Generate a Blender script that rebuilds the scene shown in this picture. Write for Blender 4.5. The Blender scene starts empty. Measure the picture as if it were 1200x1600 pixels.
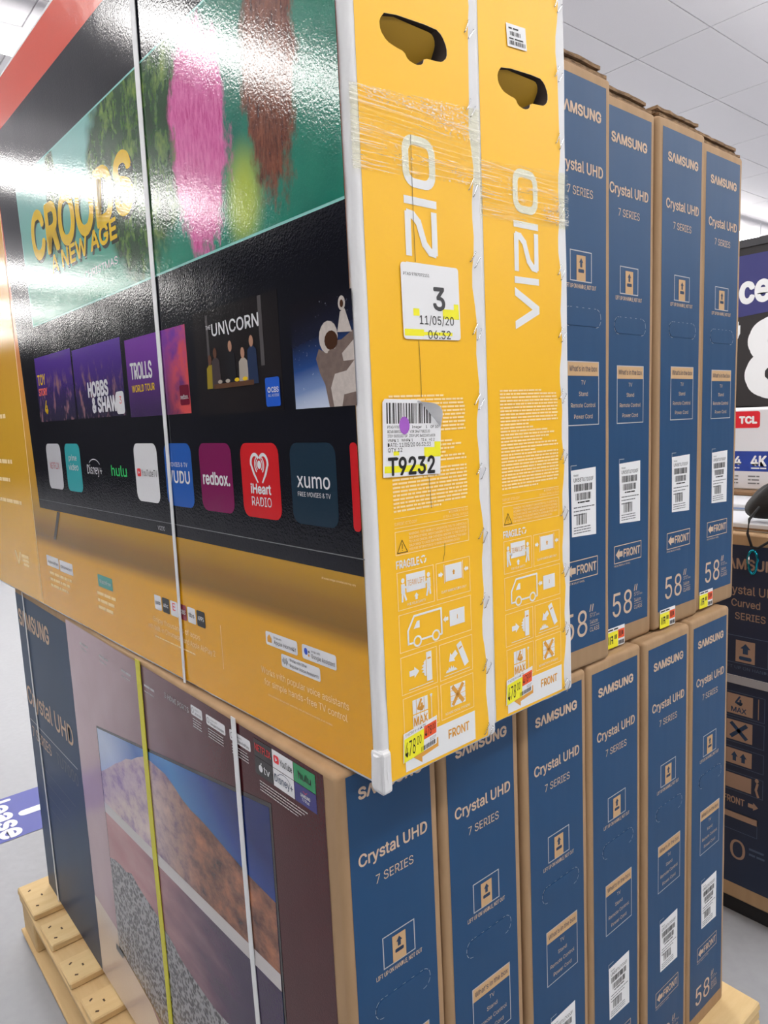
import bpy, bmesh, math, random, os
from mathutils import Matrix, Vector
from mathutils.geometry import tessellate_polygon
from mathutils import noise as mnoise
random.seed(7)
SC = bpy.context.scene
COL = SC.collection
# ------------------------------------------------------------------ camera
cam = bpy.data.cameras.new('camera'); camo = bpy.data.objects.new('camera', cam); COL.objects.link(camo)
RT = Vector((0.64164416, 0.76560922, -0.04620926)); DN = Vector((0.07217335, -0.12024697, -0.99011700)); FW = Vector((-0.76359923, 0.63196771, -0.13241235))
CAM = Vector((0.64055, -0.44110, 1.27146))
M = Matrix.Identity(4)
for i in range(3):
    M[i][0] = RT[i]; M[i][1] = -DN[i]; M[i][2] = -FW[i]; M[i][3] = CAM[i]
camo.matrix_world = M
FPX = 1129.37
cam.sensor_fit = 'VERTICAL'; cam.sensor_height = 32.0; cam.lens = FPX / 1600 * 32.0
cam.clip_start = 0.02; cam.clip_end = 200
SC.camera = camo
# ------------------------------------------------------------------ world, exposure
w = bpy.data.worlds.new('world'); SC.world = w; w.use_nodes = True
w.node_tree.nodes['Background'].inputs[0].default_value = (0.9, 0.95, 1.0, 1); w.node_tree.nodes['Background'].inputs[1].default_value = 0.25
SC.view_settings.view_transform = 'Standard'; SC.view_settings.look = 'None'
SC.view_settings.gamma = 1.0; SC.view_settings.use_curve_mapping = False
SC.view_settings.exposure = -0.52
SC.cycles.max_bounces = 7; SC.cycles.diffuse_bounces = 4; SC.cycles.glossy_bounces = 3; SC.cycles.transparent_max_bounces = 8; SC.cycles.caustics_reflective = False; SC.cycles.caustics_refractive = False
ROW_EMIT = 30.0
ROWS = [(-18.2, -5.4, 16.2), (-14.6, -5.4, 16.2), (-11.2, -5.4, 16.2), (-6.65, -3.9, 16.9), (-3.55, -3.9, 0.1), (-4.30, 0.4, 19.6), (-0.9, -3.9, 14.5), (1.6, -3.9, 14.5), (5.2, -3.9, 14.5)]
FLOOR = -0.145; CEIL = 3.85
S_H = 0.87; S_D = 0.157; S_W = 1.46
# ------------------------------------------------------------------ helpers
def lin(c):
    return tuple(((x / 255) / 12.92 if x / 255 <= 0.04045 else ((x / 255 + 0.055) / 1.055) ** 2.4) for x in c)
class NT:
    def __init__(s, m):
        m.use_nodes = True; s.t = m.node_tree; s.b = s.t.nodes['Principled BSDF']; s.o = s.t.nodes['Material Output']; s._c = None
    def n(s, t, **kw):
        nd = s.t.nodes.new(t)
        for k, v in kw.items(): setattr(nd, k, v)
        return nd
    def l(s, a, b): s.t.links.new(a, b)
    def put(s, sock, v):
        if hasattr(v, 'is_linked') or isinstance(v, bpy.types.NodeSocket): s.l(v, sock)
        else: sock.default_value = v
    def coord(s):
        if s._c is None: s._c = s.n('ShaderNodeTexCoord').outputs['Object']
        return s._c
    def xyz(s):
        sp = s.n('ShaderNodeSeparateXYZ'); s.l(s.coord(), sp.inputs[0]); return sp.outputs
    def m(s, op, a, b=0.0, c=0.0, clamp=False):
        nd = s.n('ShaderNodeMath', operation=op); nd.use_clamp = clamp
        for i, v in enumerate((a, b, c)):
            if i < len(nd.inputs): s.put(nd.inputs[i], v)
        return nd.outputs[0]
    def noise(s, scale, detail=3, rough=0.55, stretch=None, w=None):
        nd = s.n('ShaderNodeTexNoise'); nd.inputs['Scale'].default_value = scale; nd.inputs['Detail'].default_value = detail; nd.inputs['Roughness'].default_value = rough
        v = s.coord()
        if stretch or w:
            mp = s.n('ShaderNodeMapping'); s.l(v, mp.inputs[0])
            if stretch: mp.inputs['Scale'].default_value = stretch
            if w: mp.inputs['Location'].default_value = w
            v = mp.outputs[0]
        s.l(v, nd.inputs['Vector']); return nd.outputs['Fac']
    def ramp(s, f, stops, interp='LINEAR'):
        nd = s.n('ShaderNodeValToRGB'); nd.color_ramp.interpolation = interp; e = nd.color_ramp.elements
        while len(e) < len(stops): e.new(0.5)
        for i, (p, c) in enumerate(stops):
            e[i].position = p; e[i].color = (*lin(c), 1)
        s.l(f, nd.inputs[0]); return nd.outputs[0]
    def mix(s, f, a, b):
        nd = s.n('ShaderNodeMix', data_type='RGBA'); s.put(nd.inputs[0], f); s.put(nd.inputs[6], a if not isinstance(a, tuple) else (*a, 1)); s.put(nd.inputs[7], b if not isinstance(b, tuple) else (*b, 1))
        return nd.outputs[2]
    def rng(s, v, a, b):
        nd = s.n('ShaderNodeMapRange'); nd.interpolation_type = 'SMOOTHSTEP'; s.put(nd.inputs[0], v); nd.inputs[1].default_value = a; nd.inputs[2].default_value = b; return nd.outputs[0]
    def bump(s, h, strength, dist=0.001):
        nd = s.n('ShaderNodeBump'); nd.inputs['Strength'].default_value = strength; nd.inputs['Distance'].default_value = dist; s.l(h, nd.inputs['Height']); s.l(nd.outputs[0], s.b.inputs['Normal'])
    def base(s, c):
        s.put(s.b.inputs['Base Color'], (*c, 1) if isinstance(c, tuple) else c)
    def film(s, rough=0.13):
        rough *= 0.65
        # glossy printed sheet under stretched film: fine crackle plus broad ripples
        s.b.inputs['Roughness'].default_value = rough
        s.b.inputs['IOR'].default_value = 1.36 if rough > 0.12 else 1.52
        a = s.noise(300, 2, 0.6); b = s.noise(14, 2, 0.5, (1.0, 1, 0.35)); c = s.noise(3.0, 1, 0.5)
        s.bump(s.m('ADD', s.m('MULTIPLY', a, 0.30), s.m('ADD', s.m('MULTIPLY', b, 0.7), s.m('MULTIPLY', c, 3.0))), 0.55, 0.0010)
MATS = {}
def mat(name, rgb, rough=0.6, metal=0.0, var=0.0, vscale=8, bump=0.0, bscale=200, film=False, emit=0.0, spec=0.5):
    if name in MATS: return MATS[name]
    m = bpy.data.materials.new(name); t = NT(m); MATS[name] = m
    c = lin(rgb)
    if var:
        f = t.noise(vscale, 4)
        t.base(t.mix(f, tuple(x * (1 - var) for x in c), tuple(min(1, x * (1 + var)) for x in c)))
    else: t.base(c)
    t.b.inputs['Roughness'].default_value = rough; t.b.inputs['Metallic'].default_value = metal; t.b.inputs['Specular IOR Level'].default_value = spec
    if film: t.film()
    elif bump: t.bump(t.noise(bscale, 3), bump, 0.001)
    if emit:
        t.b.inputs['Emission Color'].default_value = (*c, 1); t.b.inputs['Emission Strength'].default_value = emit
    return m
def new_mat(name):
    m = bpy.data.materials.new(name); MATS[name] = m; return NT(m)
try:
    FONT = bpy.data.fonts.load(os.path.join(bpy.utils.system_resource('DATAFILES'), 'fonts', 'Inter.woff2'))
except Exception:
    FONT = None
TC = {}
def textmesh(s, bold):
    k = (s, bold)
    if k in TC: return TC[k]
    c = bpy.data.curves.new('t', 'FONT'); c.body = s; c.offset = bold; c.resolution_u = 2 if len(s) > 14 else 3
    if FONT: c.font = FONT
    o = bpy.data.objects.new('t', c); COL.objects.link(o); me = o.to_mesh()
    vs = [(v.co.x, v.co.y) for v in me.vertices]; fs = [tuple(p.vertices) for p in me.polygons]
    o.to_mesh_clear(); bpy.data.objects.remove(o); bpy.data.curves.remove(c)
    x0 = min(v[0] for v in vs); x1 = max(v[0] for v in vs)
    TC[k] = ([(v[0] - x0, v[1]) for v in vs], fs, x1 - x0); return TC[k]
CAPH = None
def caph():
    global CAPH
    if CAPH is None: CAPH = max(v[1] for v in textmesh('H', 0)[0])
    return CAPH
NAR = lambda u, v, o: (o, u, v)          # narrow face: u = y, v = z, faces +X
BRD = lambda u, v, o: (u, -o, v)         # broad face: u = x, v = z, faces -Y
FLR = lambda u, v, o: (u, v, o)
class MB:
    def __init__(s, mp=NAR):
        s.v = []; s.f = []; s.mi = []; s.mats = []; s.mp = mp
    def _m(s, m):
        if m not in s.mats: s.mats.append(m)
        return s.mats.index(m)
    def add(s, vs, fs, m):
        b = len(s.v); s.v += [tuple(x) for x in vs]; i = s._m(m)
        for f in fs: s.f.append(tuple(b + k for k in f)); s.mi.append(i)
    # ---- flat print
    def poly(s, pts, o, m, xf=None):
        if xf: pts = [xf(*p) for p in pts]
        vs = [s.mp(p[0], p[1], o) for p in pts]
        if len(pts) <= 4: fs = [tuple(range(len(pts)))]
        else: fs = [tuple(t) for t in tessellate_polygon([[Vector((p[0], p[1], 0)) for p in pts]])]
        # orient outward
        n0 = Vector(s.mp(0, 0, 1)); a, b, c = (Vector(vs[k]) for k in fs[0][:3])
        if (b - a).cross(c - a).dot(n0) < 0: fs = [f[::-1] for f in fs]
        s.add(vs, fs, m)
    def rect(s, u0, u1, v0, v1, o, m, xf=None): s.poly([(u0, v0), (u1, v0), (u1, v1), (u0, v1)], o, m, xf)
    def rrect(s, u0, u1, v0, v1, r, o, m, xf=None, n=4): s.poly(rpts(u0, u1, v0, v1, r, n), o, m, xf)
    def frame(s, u0, u1, v0, v1, t, o, m):
        s.rect(u0, u1, v0, v0 + t, o, m); s.rect(u0, u1, v1 - t, v1, o, m); s.rect(u0, u0 + t, v0 + t, v1 - t, o, m); s.rect(u1 - t, u1, v0 + t, v1 - t, o, m)
    def ell(s, u, v, a, b, o, m, n=16, rot=0):
        cr, sr = math.cos(rot), math.sin(rot)
        s.poly([(u + a * math.cos(t) * cr - b * math.sin(t) * sr, v + a * math.cos(t) * sr + b * math.sin(t) * cr) for t in [2 * math.pi * k / n for k in range(n)]], o, m)
    def ring(s, u, v, a, b, t, o, m, n=18, a0=0, a1=2 * math.pi):
        k = [a0 + (a1 - a0) * i / n for i in range(n + 1)]
        for p, q in zip(k[:-1], k[1:]):
            s.poly([(u + a * math.cos(p), v + b * math.sin(p)), (u + a * math.cos(q), v + b * math.sin(q)), (u + (a - t) * math.cos(q), v + (b - t) * math.sin(q)), (u + (a - t) * math.cos(p), v + (b - t) * math.sin(p))], o, m)
    def stroke(s, pts, t, o, m):
        for k, (a, b) in enumerate(zip(pts[:-1], pts[1:])):
            d = Vector(b) - Vector(a)
            if d.length < 1e-9: continue
            n = Vector((-d.y, d.x)).normalized() * t / 2; e = d.normalized() * t * 0.25
            a_ = Vector(a) - e; b_ = Vector(b) + e
            s.poly([tuple(a_ - n), tuple(b_ - n), tuple(b_ + n), tuple(a_ + n)], o + k * 1.2e-5, m)
    def text(s, body, u, v, cap, o, m, width=None, bold=0.0, align='L', xf=None, rise=0.0):
        if bold > 0.002:
            q = bold * cap / caph()
            for i, (du, dv) in enumerate(((-1, 0), (1, 0), (0, 1), (0, -1), (-.7, .7), (.7, .7), (.7, -.7), (-.7, -.7))[:8 if cap > 0.012 else 4]): s.text(body, u + du * q, v + dv * q, cap, o + 1.2e-5 * (i + 1), m, width, 0.0, align, xf, rise)
        vs, fs, wd = textmesh(body, 0.0); k = cap / caph(); ku = width / wd if width else k
        W = wd * ku; u0 = u - (0 if align == 'L' else W / 2 if align == 'C' else W)
        P = [(u0 + a * ku, v + b * k + rise * a * ku) for a, b in vs]
        if xf: P = [xf(*p) for p in P]
        P3 = [s.mp(p[0], p[1], o) for p in P]
        n0 = Vector(s.mp(0, 0, 1)); ff = fs
        if fs:
            a, b, c = (Vector(P3[q]) for q in fs[0][:3])
            if (b - a).cross(c - a).dot(n0) < 0: ff = [f[::-1] for f in fs]
        s.add(P3, ff, m)
    def arrow(s, u, v, L, wd, ang, o, m):
        c, sn = math.cos(ang), math.sin(ang)
        P = [(-L / 2, -wd / 4), (0, -wd / 4), (0, -wd / 2), (L / 2, 0), (0, wd / 2), (0, wd / 4), (-L / 2, wd / 4)]
        s.poly([(u + a * c - b * sn, v + a * sn + b * c) for a, b in P], o, m)
    def greek(s, u0, u1, v, h, o, m, frac=1.0, seed=0):
        r = random.Random(seed); u = u0; end = u0 + (u1 - u0) * frac
        while u < end - h:
            wd = min(end - u, h * r.uniform(1.5, 6.5)); s.rect(u, u + wd, v, v + h, o, m); u += wd + h * 0.55
    def barcode(s, u0, u1, v0, v1, o, m, seed=0, n=40, xf=None):
        r = random.Random(seed); ws = [r.choice((1, 1, 2, 3)) for _ in range(n)]; k = (u1 - u0) / sum(ws); u = u0
        for i, x in enumerate(ws):
            if i % 2 == 0: s.rect(u, u + x * k, v0, v1, o, m, xf)
            u += x * k
    # ---- solids
    def box(s, x0, x1, y0, y1, z0, z1, m):
        vs = [(x, y, z) for x in (x0, x1) for y in (y0, y1) for z in (z0, z1)]
        s.add(vs, [(0, 1, 3, 2), (4, 6, 7, 5), (0, 4, 5, 1), (2, 3, 7, 6), (0, 2, 6, 4), (1, 5, 7, 3)], m)
    def prism(s, pts, o0, o1, m):
        n = len(pts); vs = [s.mp(p[0], p[1], o0) for p in pts] + [s.mp(p[0], p[1], o1) for p in pts]
        tr = [tuple(t) for t in tessellate_polygon([[Vector((p[0], p[1], 0)) for p in pts]])]
        s.add(vs, tr + [tuple(n + k for k in t[::-1]) for t in tr] + [(i, (i + 1) % n, n + (i + 1) % n, n + i) for i in range(n)], m)
    def tube(s, pts, r, m, n=8, closed=False):
        P = [Vector(p) for p in pts]; rings = []
        N = len(P)
        for i in range(N):
            d = (P[(i + 1) % N] - P[i - 1]) if closed else (P[min(i + 1, N - 1)] - P[max(i - 1, 0)])
            d.normalize(); a = d.cross(Vector((0.13, 0.31, 0.94))).normalized(); b = d.cross(a)
            rings.append([tuple(P[i] + (a * math.cos(2 * math.pi * k / n) + b * math.sin(2 * math.pi * k / n)) * r) for k in range(n)])
        vs = [v for g in rings for v in g]; fs = []
        for i in range(N if closed else N - 1):
            j = (i + 1) % N
            for k in range(n): fs.append((i * n + k, i * n + (k + 1) % n, j * n + (k + 1) % n, j * n + k))
        if not closed: fs += [tuple(range(n))[::-1], tuple((N - 1) * n + k for k in range(n))]
        s.add(vs, fs, m)
    def grid(s, fn, nu, nv, m):
        vs = [fn(i / nu, j / nv) for j in range(nv + 1) for i in range(nu + 1)]
        s.add(vs, [(j * (nu + 1) + i, j * (nu + 1) + i + 1, (j + 1) * (nu + 1) + i + 1, (j + 1) * (nu + 1) + i) for j in range(nv) for i in range(nu)], m)
    def mesh(s, name):
        me = bpy.data.meshes.new(name); me.from_pydata(s.v, [], s.f)
        for m in s.mats: me.materials.append(m)
        me.polygons.foreach_set('material_index', s.mi); me.update(); return me
    def build(s, name, parent=None, smooth=False, fix=False):
        me = s.mesh(name)
        if fix:
            bm = bmesh.new(); bm.from_mesh(me); bmesh.ops.recalc_face_normals(bm, faces=bm.faces); bm.to_mesh(me); bm.free()
        if smooth: me.shade_smooth()
        o = bpy.data.objects.new(name, me); COL.objects.link(o)
        if parent: o.parent = parent
        return o
def rpts(u0, u1, v0, v1, r, n=4):
    P = []
    for cu, cv, a in ((u1 - r, v1 - r, 0), (u0 + r, v1 - r, 90), (u0 + r, v0 + r, 180), (u1 - r, v0 + r, 270)):
        for k in range(n + 1):
            t = math.radians(a + 90 * k / n); P.append((cu + r * math.cos(t), cv + r * math.sin(t)))
    return P
def thing(name, label, cat, loc=(0, 0, 0), rz=0, group=None):
    o = bpy.data.objects.new(name, None); COL.objects.link(o); o.location = loc; o.rotation_euler = (0, 0, rz); o.empty_display_size = 0.05
    return tag(o, label, cat, group)
def tag(o, label, cat, group=None):
    o['label'] = label; o['category'] = cat
    if group: o['group'] = group
    return o
def struct(o): o['kind'] = 'structure'; return o
def share(src, parent, name=None):
    c = src.copy(); COL.objects.link(c); c.parent = parent
    for ch in src.children: share(ch, c)
    return c
def carton(name, x0, x1, y0, y1, z0, z1, m, r=0.006, wob=0.0, seg=3, cuts=0, parent=None, seed=0, hole=None):
    """closed carton with rounded edges, slightly uneven; hole = outline on the +X face"""
    bm = bmesh.new(); bmesh.ops.create_cube(bm, size=1)
    for v in bm.verts: v.co = Vector(((x0 + x1) / 2 + v.co.x * (x1 - x0), (y0 + y1) / 2 + v.co.y * (y1 - y0), (z0 + z1) / 2 + v.co.z * (z1 - z0)))
    if cuts: bmesh.ops.subdivide_edges(bm, edges=bm.edges[:], cuts=cuts, use_grid_fill=True)
    sharp = [e for e in bm.edges if len(e.link_faces) == 2 and e.calc_face_angle(0) > 1]
    bmesh.ops.bevel(bm, geom=sharp, offset=r, segments=seg, profile=0.5, affect='EDGES')
    if wob:
        for v in bm.verts:
            edge = sum((abs(v.co[k] - lo) < r * 1.2 or abs(v.co[k] - hi) < r * 1.2) for k, lo, hi in ((0, x0, x1), (1, y0, y1), (2, z0, z1)))
            if edge >= 2:
                p = v.co * 13 + Vector((seed, seed * 2, 0)); d = mnoise.noise_vector(p) * wob + mnoise.noise_vector(p * 4) * wob * 0.5
                v.co += Vector((min(d.x, 0) if v.co.x > (x0 + x1) / 2 else max(d.x, 0), min(d.y, 0) if v.co.y > (y0 + y1) / 2 else max(d.y, 0), d.z * (0.6 if v.co.z > z0 + 0.02 else 0.0) + abs(d.z) * (0.8 if v.co.z <= z0 + 0.02 else 0)))
    me = bpy.data.meshes.new(name); bm.to_mesh(me); bm.free(); me.materials.append(m)
    o = bpy.data.objects.new(name, me); COL.objects.link(o)
    if hole:
        mb = MB(NAR); mb.prism(hole, -0.045, 0.03, m); cu = mb.build('cutter', fix=True)
        md = o.modifiers.new('b', 'BOOLEAN'); md.object = cu; md.operation = 'DIFFERENCE'; md.solver = 'EXACT'
        bpy.context.view_layer.update()
        me2 = bpy.data.meshes.new_from_object(o.evaluated_get(bpy.context.evaluated_depsgraph_get()))
        o.modifiers.clear(); o.data = me2; bpy.data.objects.remove(cu)
        me2.materials.append(mat('interior_shade', (58, 46, 40), 0.9))  # hole walls coloured dark to paint the shade of a deep interior
        for p in me2.polygons:
            c = p.center
            if -0.05 < c.x < -0.0005 and 0.042 < c.y < 0.14 and 0.759 < c.z < 0.806: p.material_index = len(me2.materials) - 1
    for p in o.data.polygons: p.use_smooth = p.area < 0.0006
    if parent: o.parent = parent
    return o
# ------------------------------------------------------------------ materials
WHITE = mat('white_print', (232, 234, 236), 0.5)
PAPER = mat('sticker_paper', (236, 237, 240), 0.45)
BLACK = mat('black_ink', (22, 22, 24), 0.55)
GREYINK = mat('grey_ink', (110, 112, 116), 0.6)
CREAM = mat('cream_print', (255, 226, 170), 0.5)
YELHI = mat('highlighter_yellow', (246, 240, 40), 0.45)
ORANGE = mat('orange_tag', (240, 88, 36), 0.5)
PURPLE = mat('purple_marker', (168, 96, 200), 0.5)
STEEL = mat('staple_steel', (190, 192, 196), 0.25, 1.0)
t = new_mat('kraft_board'); f = t.noise(30, 4, 0.6, (1, 1, 0.12)); g = t.noise(4, 2)
t.base(t.mix(f, lin((150, 120, 88)), lin((180, 148, 112)))); t.b.inputs['Roughness'].default_value = 0.75; t.bump(t.noise(160, 2, 0.5, (1, 1, 0.05)), 0.25); KRAFT = MATS['kraft_board']
t = new_mat('corrugated_edge'); f = t.noise(60, 3, 0.6, (1, 1, 5)); t.base(t.ramp(f, [(0.3, (88, 66, 46)), (0.7, (164, 132, 98))])); t.b.inputs['Roughness'].default_value = 0.9; t.bump(f, 0.8, 0.003); CORR = MATS['corrugated_edge']
t = new_mat('navy_print'); f = t.noise(5, 3); t.base(t.mix(f, lin((17, 65, 106)), lin((22, 73, 117)))); t.b.inputs['Roughness'].default_value = 0.5; t.b.inputs['Specular IOR Level'].default_value = 0.42; t.bump(t.noise(6, 2, 0.5, (3, 3, 0.6)), 0.25, 0.004); NAVY = MATS['navy_print']
t = new_mat('tan_print'); t.base(lin((208, 182, 158))); t.b.inputs['Roughness'].default_value = 0.7; TAN = MATS['tan_print']
LTAN = mat('pale_line', (186, 186, 190), 0.65)
KLIGHT = mat('kraft_patch', (200, 164, 122), 0.75, var=0.05, vscale=40)
NINK = mat('navy_ink', (24, 52, 84), 0.6)
t = new_mat('white_carton'); f = t.noise(9, 4); t.base(t.mix(f, lin((216, 217, 220)), lin((236, 236, 238)))); t.b.inputs['Roughness'].default_value = 0.6; t.bump(t.noise(22, 3, 0.6), 0.35, 0.004); WCART = MATS['white_carton']
t = new_mat('amber_print'); f = t.noise(4, 2); t.base(t.mix(f, lin((248, 188, 24)), lin((252, 196, 38)))); t.b.inputs['Roughness'].default_value = 0.42; t.bump(t.noise(7, 2, 0.5, (1, 1.6, 0.7)), 0.3, 0.004); AMBER = MATS['amber_print']
OLIVE = mat('amber_flap', (206, 160, 40), 0.6)
ORTXT = mat('ochre_ink', (224, 160, 60), 0.6)
# ------------------------------------------------------------------ structure: floor, ceiling, walls
t = new_mat('polished_floor'); f = t.noise(1.3, 4); g = t.noise(40, 4)
t.base(t.mix(t.m('MULTIPLY', f, g), lin((150, 152, 157)), lin((172, 174, 179)))); t.put(t.b.inputs['Roughness'], t.rng(f, 0.2, 1.6)); t.b.inputs['Roughness'].default_value = 0.2
t.l(t.m('ADD', t.m('MULTIPLY', f, 0.2), 0.22), t.b.inputs['Roughness']); t.b.inputs['Specular IOR Level'].default_value = 0.35; t.bump(t.noise(2.5, 3), 0.08, 0.01)
mb = MB(FLR); mb.rect(-24, 9.0, -5.6, 24, FLOOR, MATS['polished_floor']); struct(mb.build('floor'))
t = new_mat('ceiling_tile'); t.base(t.mix(t.noise(180, 4, 0.7), lin((206, 204, 208)), lin((224, 222, 226)))); t.b.inputs['Roughness'].default_value = 0.9; t.bump(t.noise(220, 3), 0.3); CT = MATS['ceiling_tile']
TBAR = mat('tee_bar', (214, 213, 216), 0.6)
mb = MB(); mb.box(-24, 9.0, -5.6, 24, CEIL + 0.012, CEIL + 0.05, TBAR); ceil = struct(mb.build('ceiling'))
TX, TY = 0.56, 1.27; GX0, GY0 = -2.553, 4.897
def project(p):
    q = Vector(p) - CAM; z = q.dot(FW)
    if z < 0.05: return None
    return 600 + FPX * q.dot(RT) / z, 800 + FPX * q.dot(DN) / z
tile = MB(); tile.box(0.004, TX - 0.004, 0.004, TY - 0.004, 0, 0.0115, CT); tmesh = tile.mesh('ceiling_tile')
rest = MB(); cand = []
for i in range(-38, 33):
    for j in range(-15, 15):
        x, y = GX0 + i * TX, GY0 + j * TY
        if x < -24 or x + TX > 9.0 or y < -5.6 or y + TY > 24: continue
        q = project((x + TX / 2, y + TY / 2, CEIL)); seen = False; d = (Vector((x, y, CEIL)) - CAM).length
        if q: seen = (820 < q[0] < 1260 and -120 < q[1] < 420) or (-120 < q[0] < 150 and -120 < q[1] < 150)
        cand.append((0 if seen else 1, d, x, y))
cand.sort()
for k, (s, d, x, y) in enumerate(cand):
    if s == 0 and k < 280:
        o = bpy.data.objects.new('ceiling_panel', tmesh); COL.objects.link(o); o.parent = ceil; o.location = (x, y, CEIL)
    else: rest.box(x + 0.006, x + TX - 0.006, y + 0.006, y + TY - 0.006, CEIL, CEIL + 0.0115, CT)
o = rest.build('ceiling_panels_beyond', ceil); o['kind'] = 'stuff'
WALL = mat('painted_wall', (52, 52, 56), 0.7, var=0.05, vscale=1)
for nm, b in (('wall_left', (-24.2, -24, -5.6, 24)), ('wall_right', (9.0, 9.2, -5.6, 24)), ('wall_front', (-24, 9.0, -5.8, -5.6)), ('wall_back', (-24, 9.0, 24, 24.2))):
    mb = MB(); mb.box(*b, FLOOR, CEIL + 0.05, WALL); struct(mb.build(nm))
# ------------------------------------------------------------------ strip lights (they carry the room's light)
HOUS = mat('lamp_housing', (235, 236, 240), 0.5)
LAMP = mat('lamp_diffuser', (255, 252, 248), 0.5, emit=ROW_EMIT)
def strip_light(x, y0, y1, label):
    r = thing('strip_light', label, 'ceiling light', (x, 0, CEIL), 0, 'rows of strip lights on the ceiling')
    h = MB(); h.box(-0.082, 0.082, y0, y1, -0.24, -0.20, HOUS); h.build('housing', r)
    L = 2.4; n = int((y1 - y0) / L + 1e-6)
    for k in range(n):
        dd = MB(); dd.box(-0.095, 0.095, y0 + k * L + 0.02, y0 + (k + 1) * L - 0.02, -0.30, -0.2405, LAMP); dd.build('diffuser', r)
        hg = MB(); hg.tube([(0, y0 + (k + .5) * L, -0.20), (0, y0 + (k + .5) * L, 0.0)], 0.006, HOUS, 6); hg.build('added_hanger', r)  # rods and drop added so the diffuser sides brighten the ceiling
for (x, ya, yb), lb in zip(ROWS, ['long strip light row on the ceiling, farthest of those mirrored in the glossy amber carton', 'long strip light row on the ceiling, second farthest of those mirrored in the amber carton', 'long strip light row on the ceiling mirrored just under the yellow film title', 'long strip light row on the ceiling mirrored above the yellow film title', 'strip light row on the ceiling mirrored as the top glare on the amber carton', 'long strip light row on the ceiling glimpsed left of the amber carton', 'long strip light row on the ceiling directly over the carton stack', 'long strip light row on the ceiling over the aisle right of the stack', 'long strip light row on the ceiling far to the right of the stack']):
    strip_light(x, ya, yb, lb)
# ------------------------------------------------------------------ pallet
t = new_mat('pallet_pine'); g = t.noise(7, 5, 0.6, (8, 1.2, 8)); k = t.noise(2.3, 2)
t.base(t.mix(g, t.mix(k, lin((196, 160, 108)), lin((214, 182, 130))), lin((226, 200, 150)))); t.b.inputs['Roughness'].default_value = 0.75; t.bump(g, 0.35, 0.002); PINE = MATS['pallet_pine']
t = new_mat('pallet_pine_long'); g = t.noise(7, 5, 0.6, (1.2, 8, 8)); k = t.noise(2.3, 2)
t.base(t.mix(g, t.mix(k, lin((186, 150, 100)), lin((206, 172, 122))), lin((218, 190, 142)))); t.b.inputs['Roughness'].default_value = 0.75; t.bump(g, 0.35, 0.002); PINEX = MATS['pallet_pine_long']
NAIL = mat('nail_iron', (92, 72, 56), 0.6, 0.6)
PX0, PX1, PY0, PY1 = -1.506, 0.055, -0.07, 1.02
pal = thing('wooden_pallet', 'pale pine pallet on the floor carrying the whole carton stack', 'pallet', (0, 0, FLOOR))
rb = random.Random(3)
def lump(name, x0, x1, y0, y1, z0, z1, m, r=0.003):
    bm = bmesh.new(); bmesh.ops.create_cube(bm, size=1)
    for v in bm.verts: v.co = Vector(((x0 + x1) / 2 + v.co.x * (x1 - x0) + rb.uniform(-.002, .002), (y0 + y1) / 2 + v.co.y * (y1 - y0) + rb.uniform(-.003, .003), (z0 + z1) / 2 + v.co.z * (z1 - z0)))
    bmesh.ops.bevel(bm, geom=bm.edges[:], offset=r, segments=1, affect='EDGES')
    me = bpy.data.meshes.new(name); bm.to_mesh(me); bm.free(); me.materials.append(m); o = bpy.data.objects.new(name, me); COL.objects.link(o); o.parent = pal; return o
zt = -FLOOR
boards = [(-1.506, -1.345), (-1.293, -1.191), (-1.118, -1.027), (-0.967, -0.885), (-0.815, -0.725), (-0.655, -0.565), (-0.495, -0.405), (-0.335, -0.245), (-0.175, -0.085), (-0.045, 0.055)]
nm = MB(); nm.box(-0.0018, 0.0018, -0.0038, 0.0038, 0, 0.0012, NAIL); nmesh = nm.mesh('nail_head')
for i, (a, b) in enumerate(boards):
    bo = lump('deck_board', a, b, PY0 + rb.uniform(-.004, .004), PY1, zt - 0.020, zt - 0.0015, PINE)
    for q in range(3):
        n = bpy.data.objects.new('nail_head', nmesh); COL.objects.link(n); n.parent = bo; n.location = (a + (b - a) * (0.25 + 0.26 * q), PY0 + 0.02 + 0.022 * (q % 2), zt - 0.0016); n.rotation_euler = (0, 0, 0.6 + q)
for a, b in ((PY0, PY0 + 0.095), (0.43, 0.525), (PY1 - 0.095, PY1)):
    lump('stringer_board', PX0 + .002, PX1 - .002, a, b, zt - 0.041, zt - 0.0205, PINEX)
    for c0, c1 in ((PX0, PX0 + 0.14), (-0.79, -0.65), (PX1 - 0.14, PX1)): lump('block', c0 + .003, c1, a + .002, b, 0.0195, zt - 0.0415, PINEX, 0.004)
    lump('bottom_board', PX0, PX1, a - 0.004, b + 0.004, 0.001, 0.019, PINEX)
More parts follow.
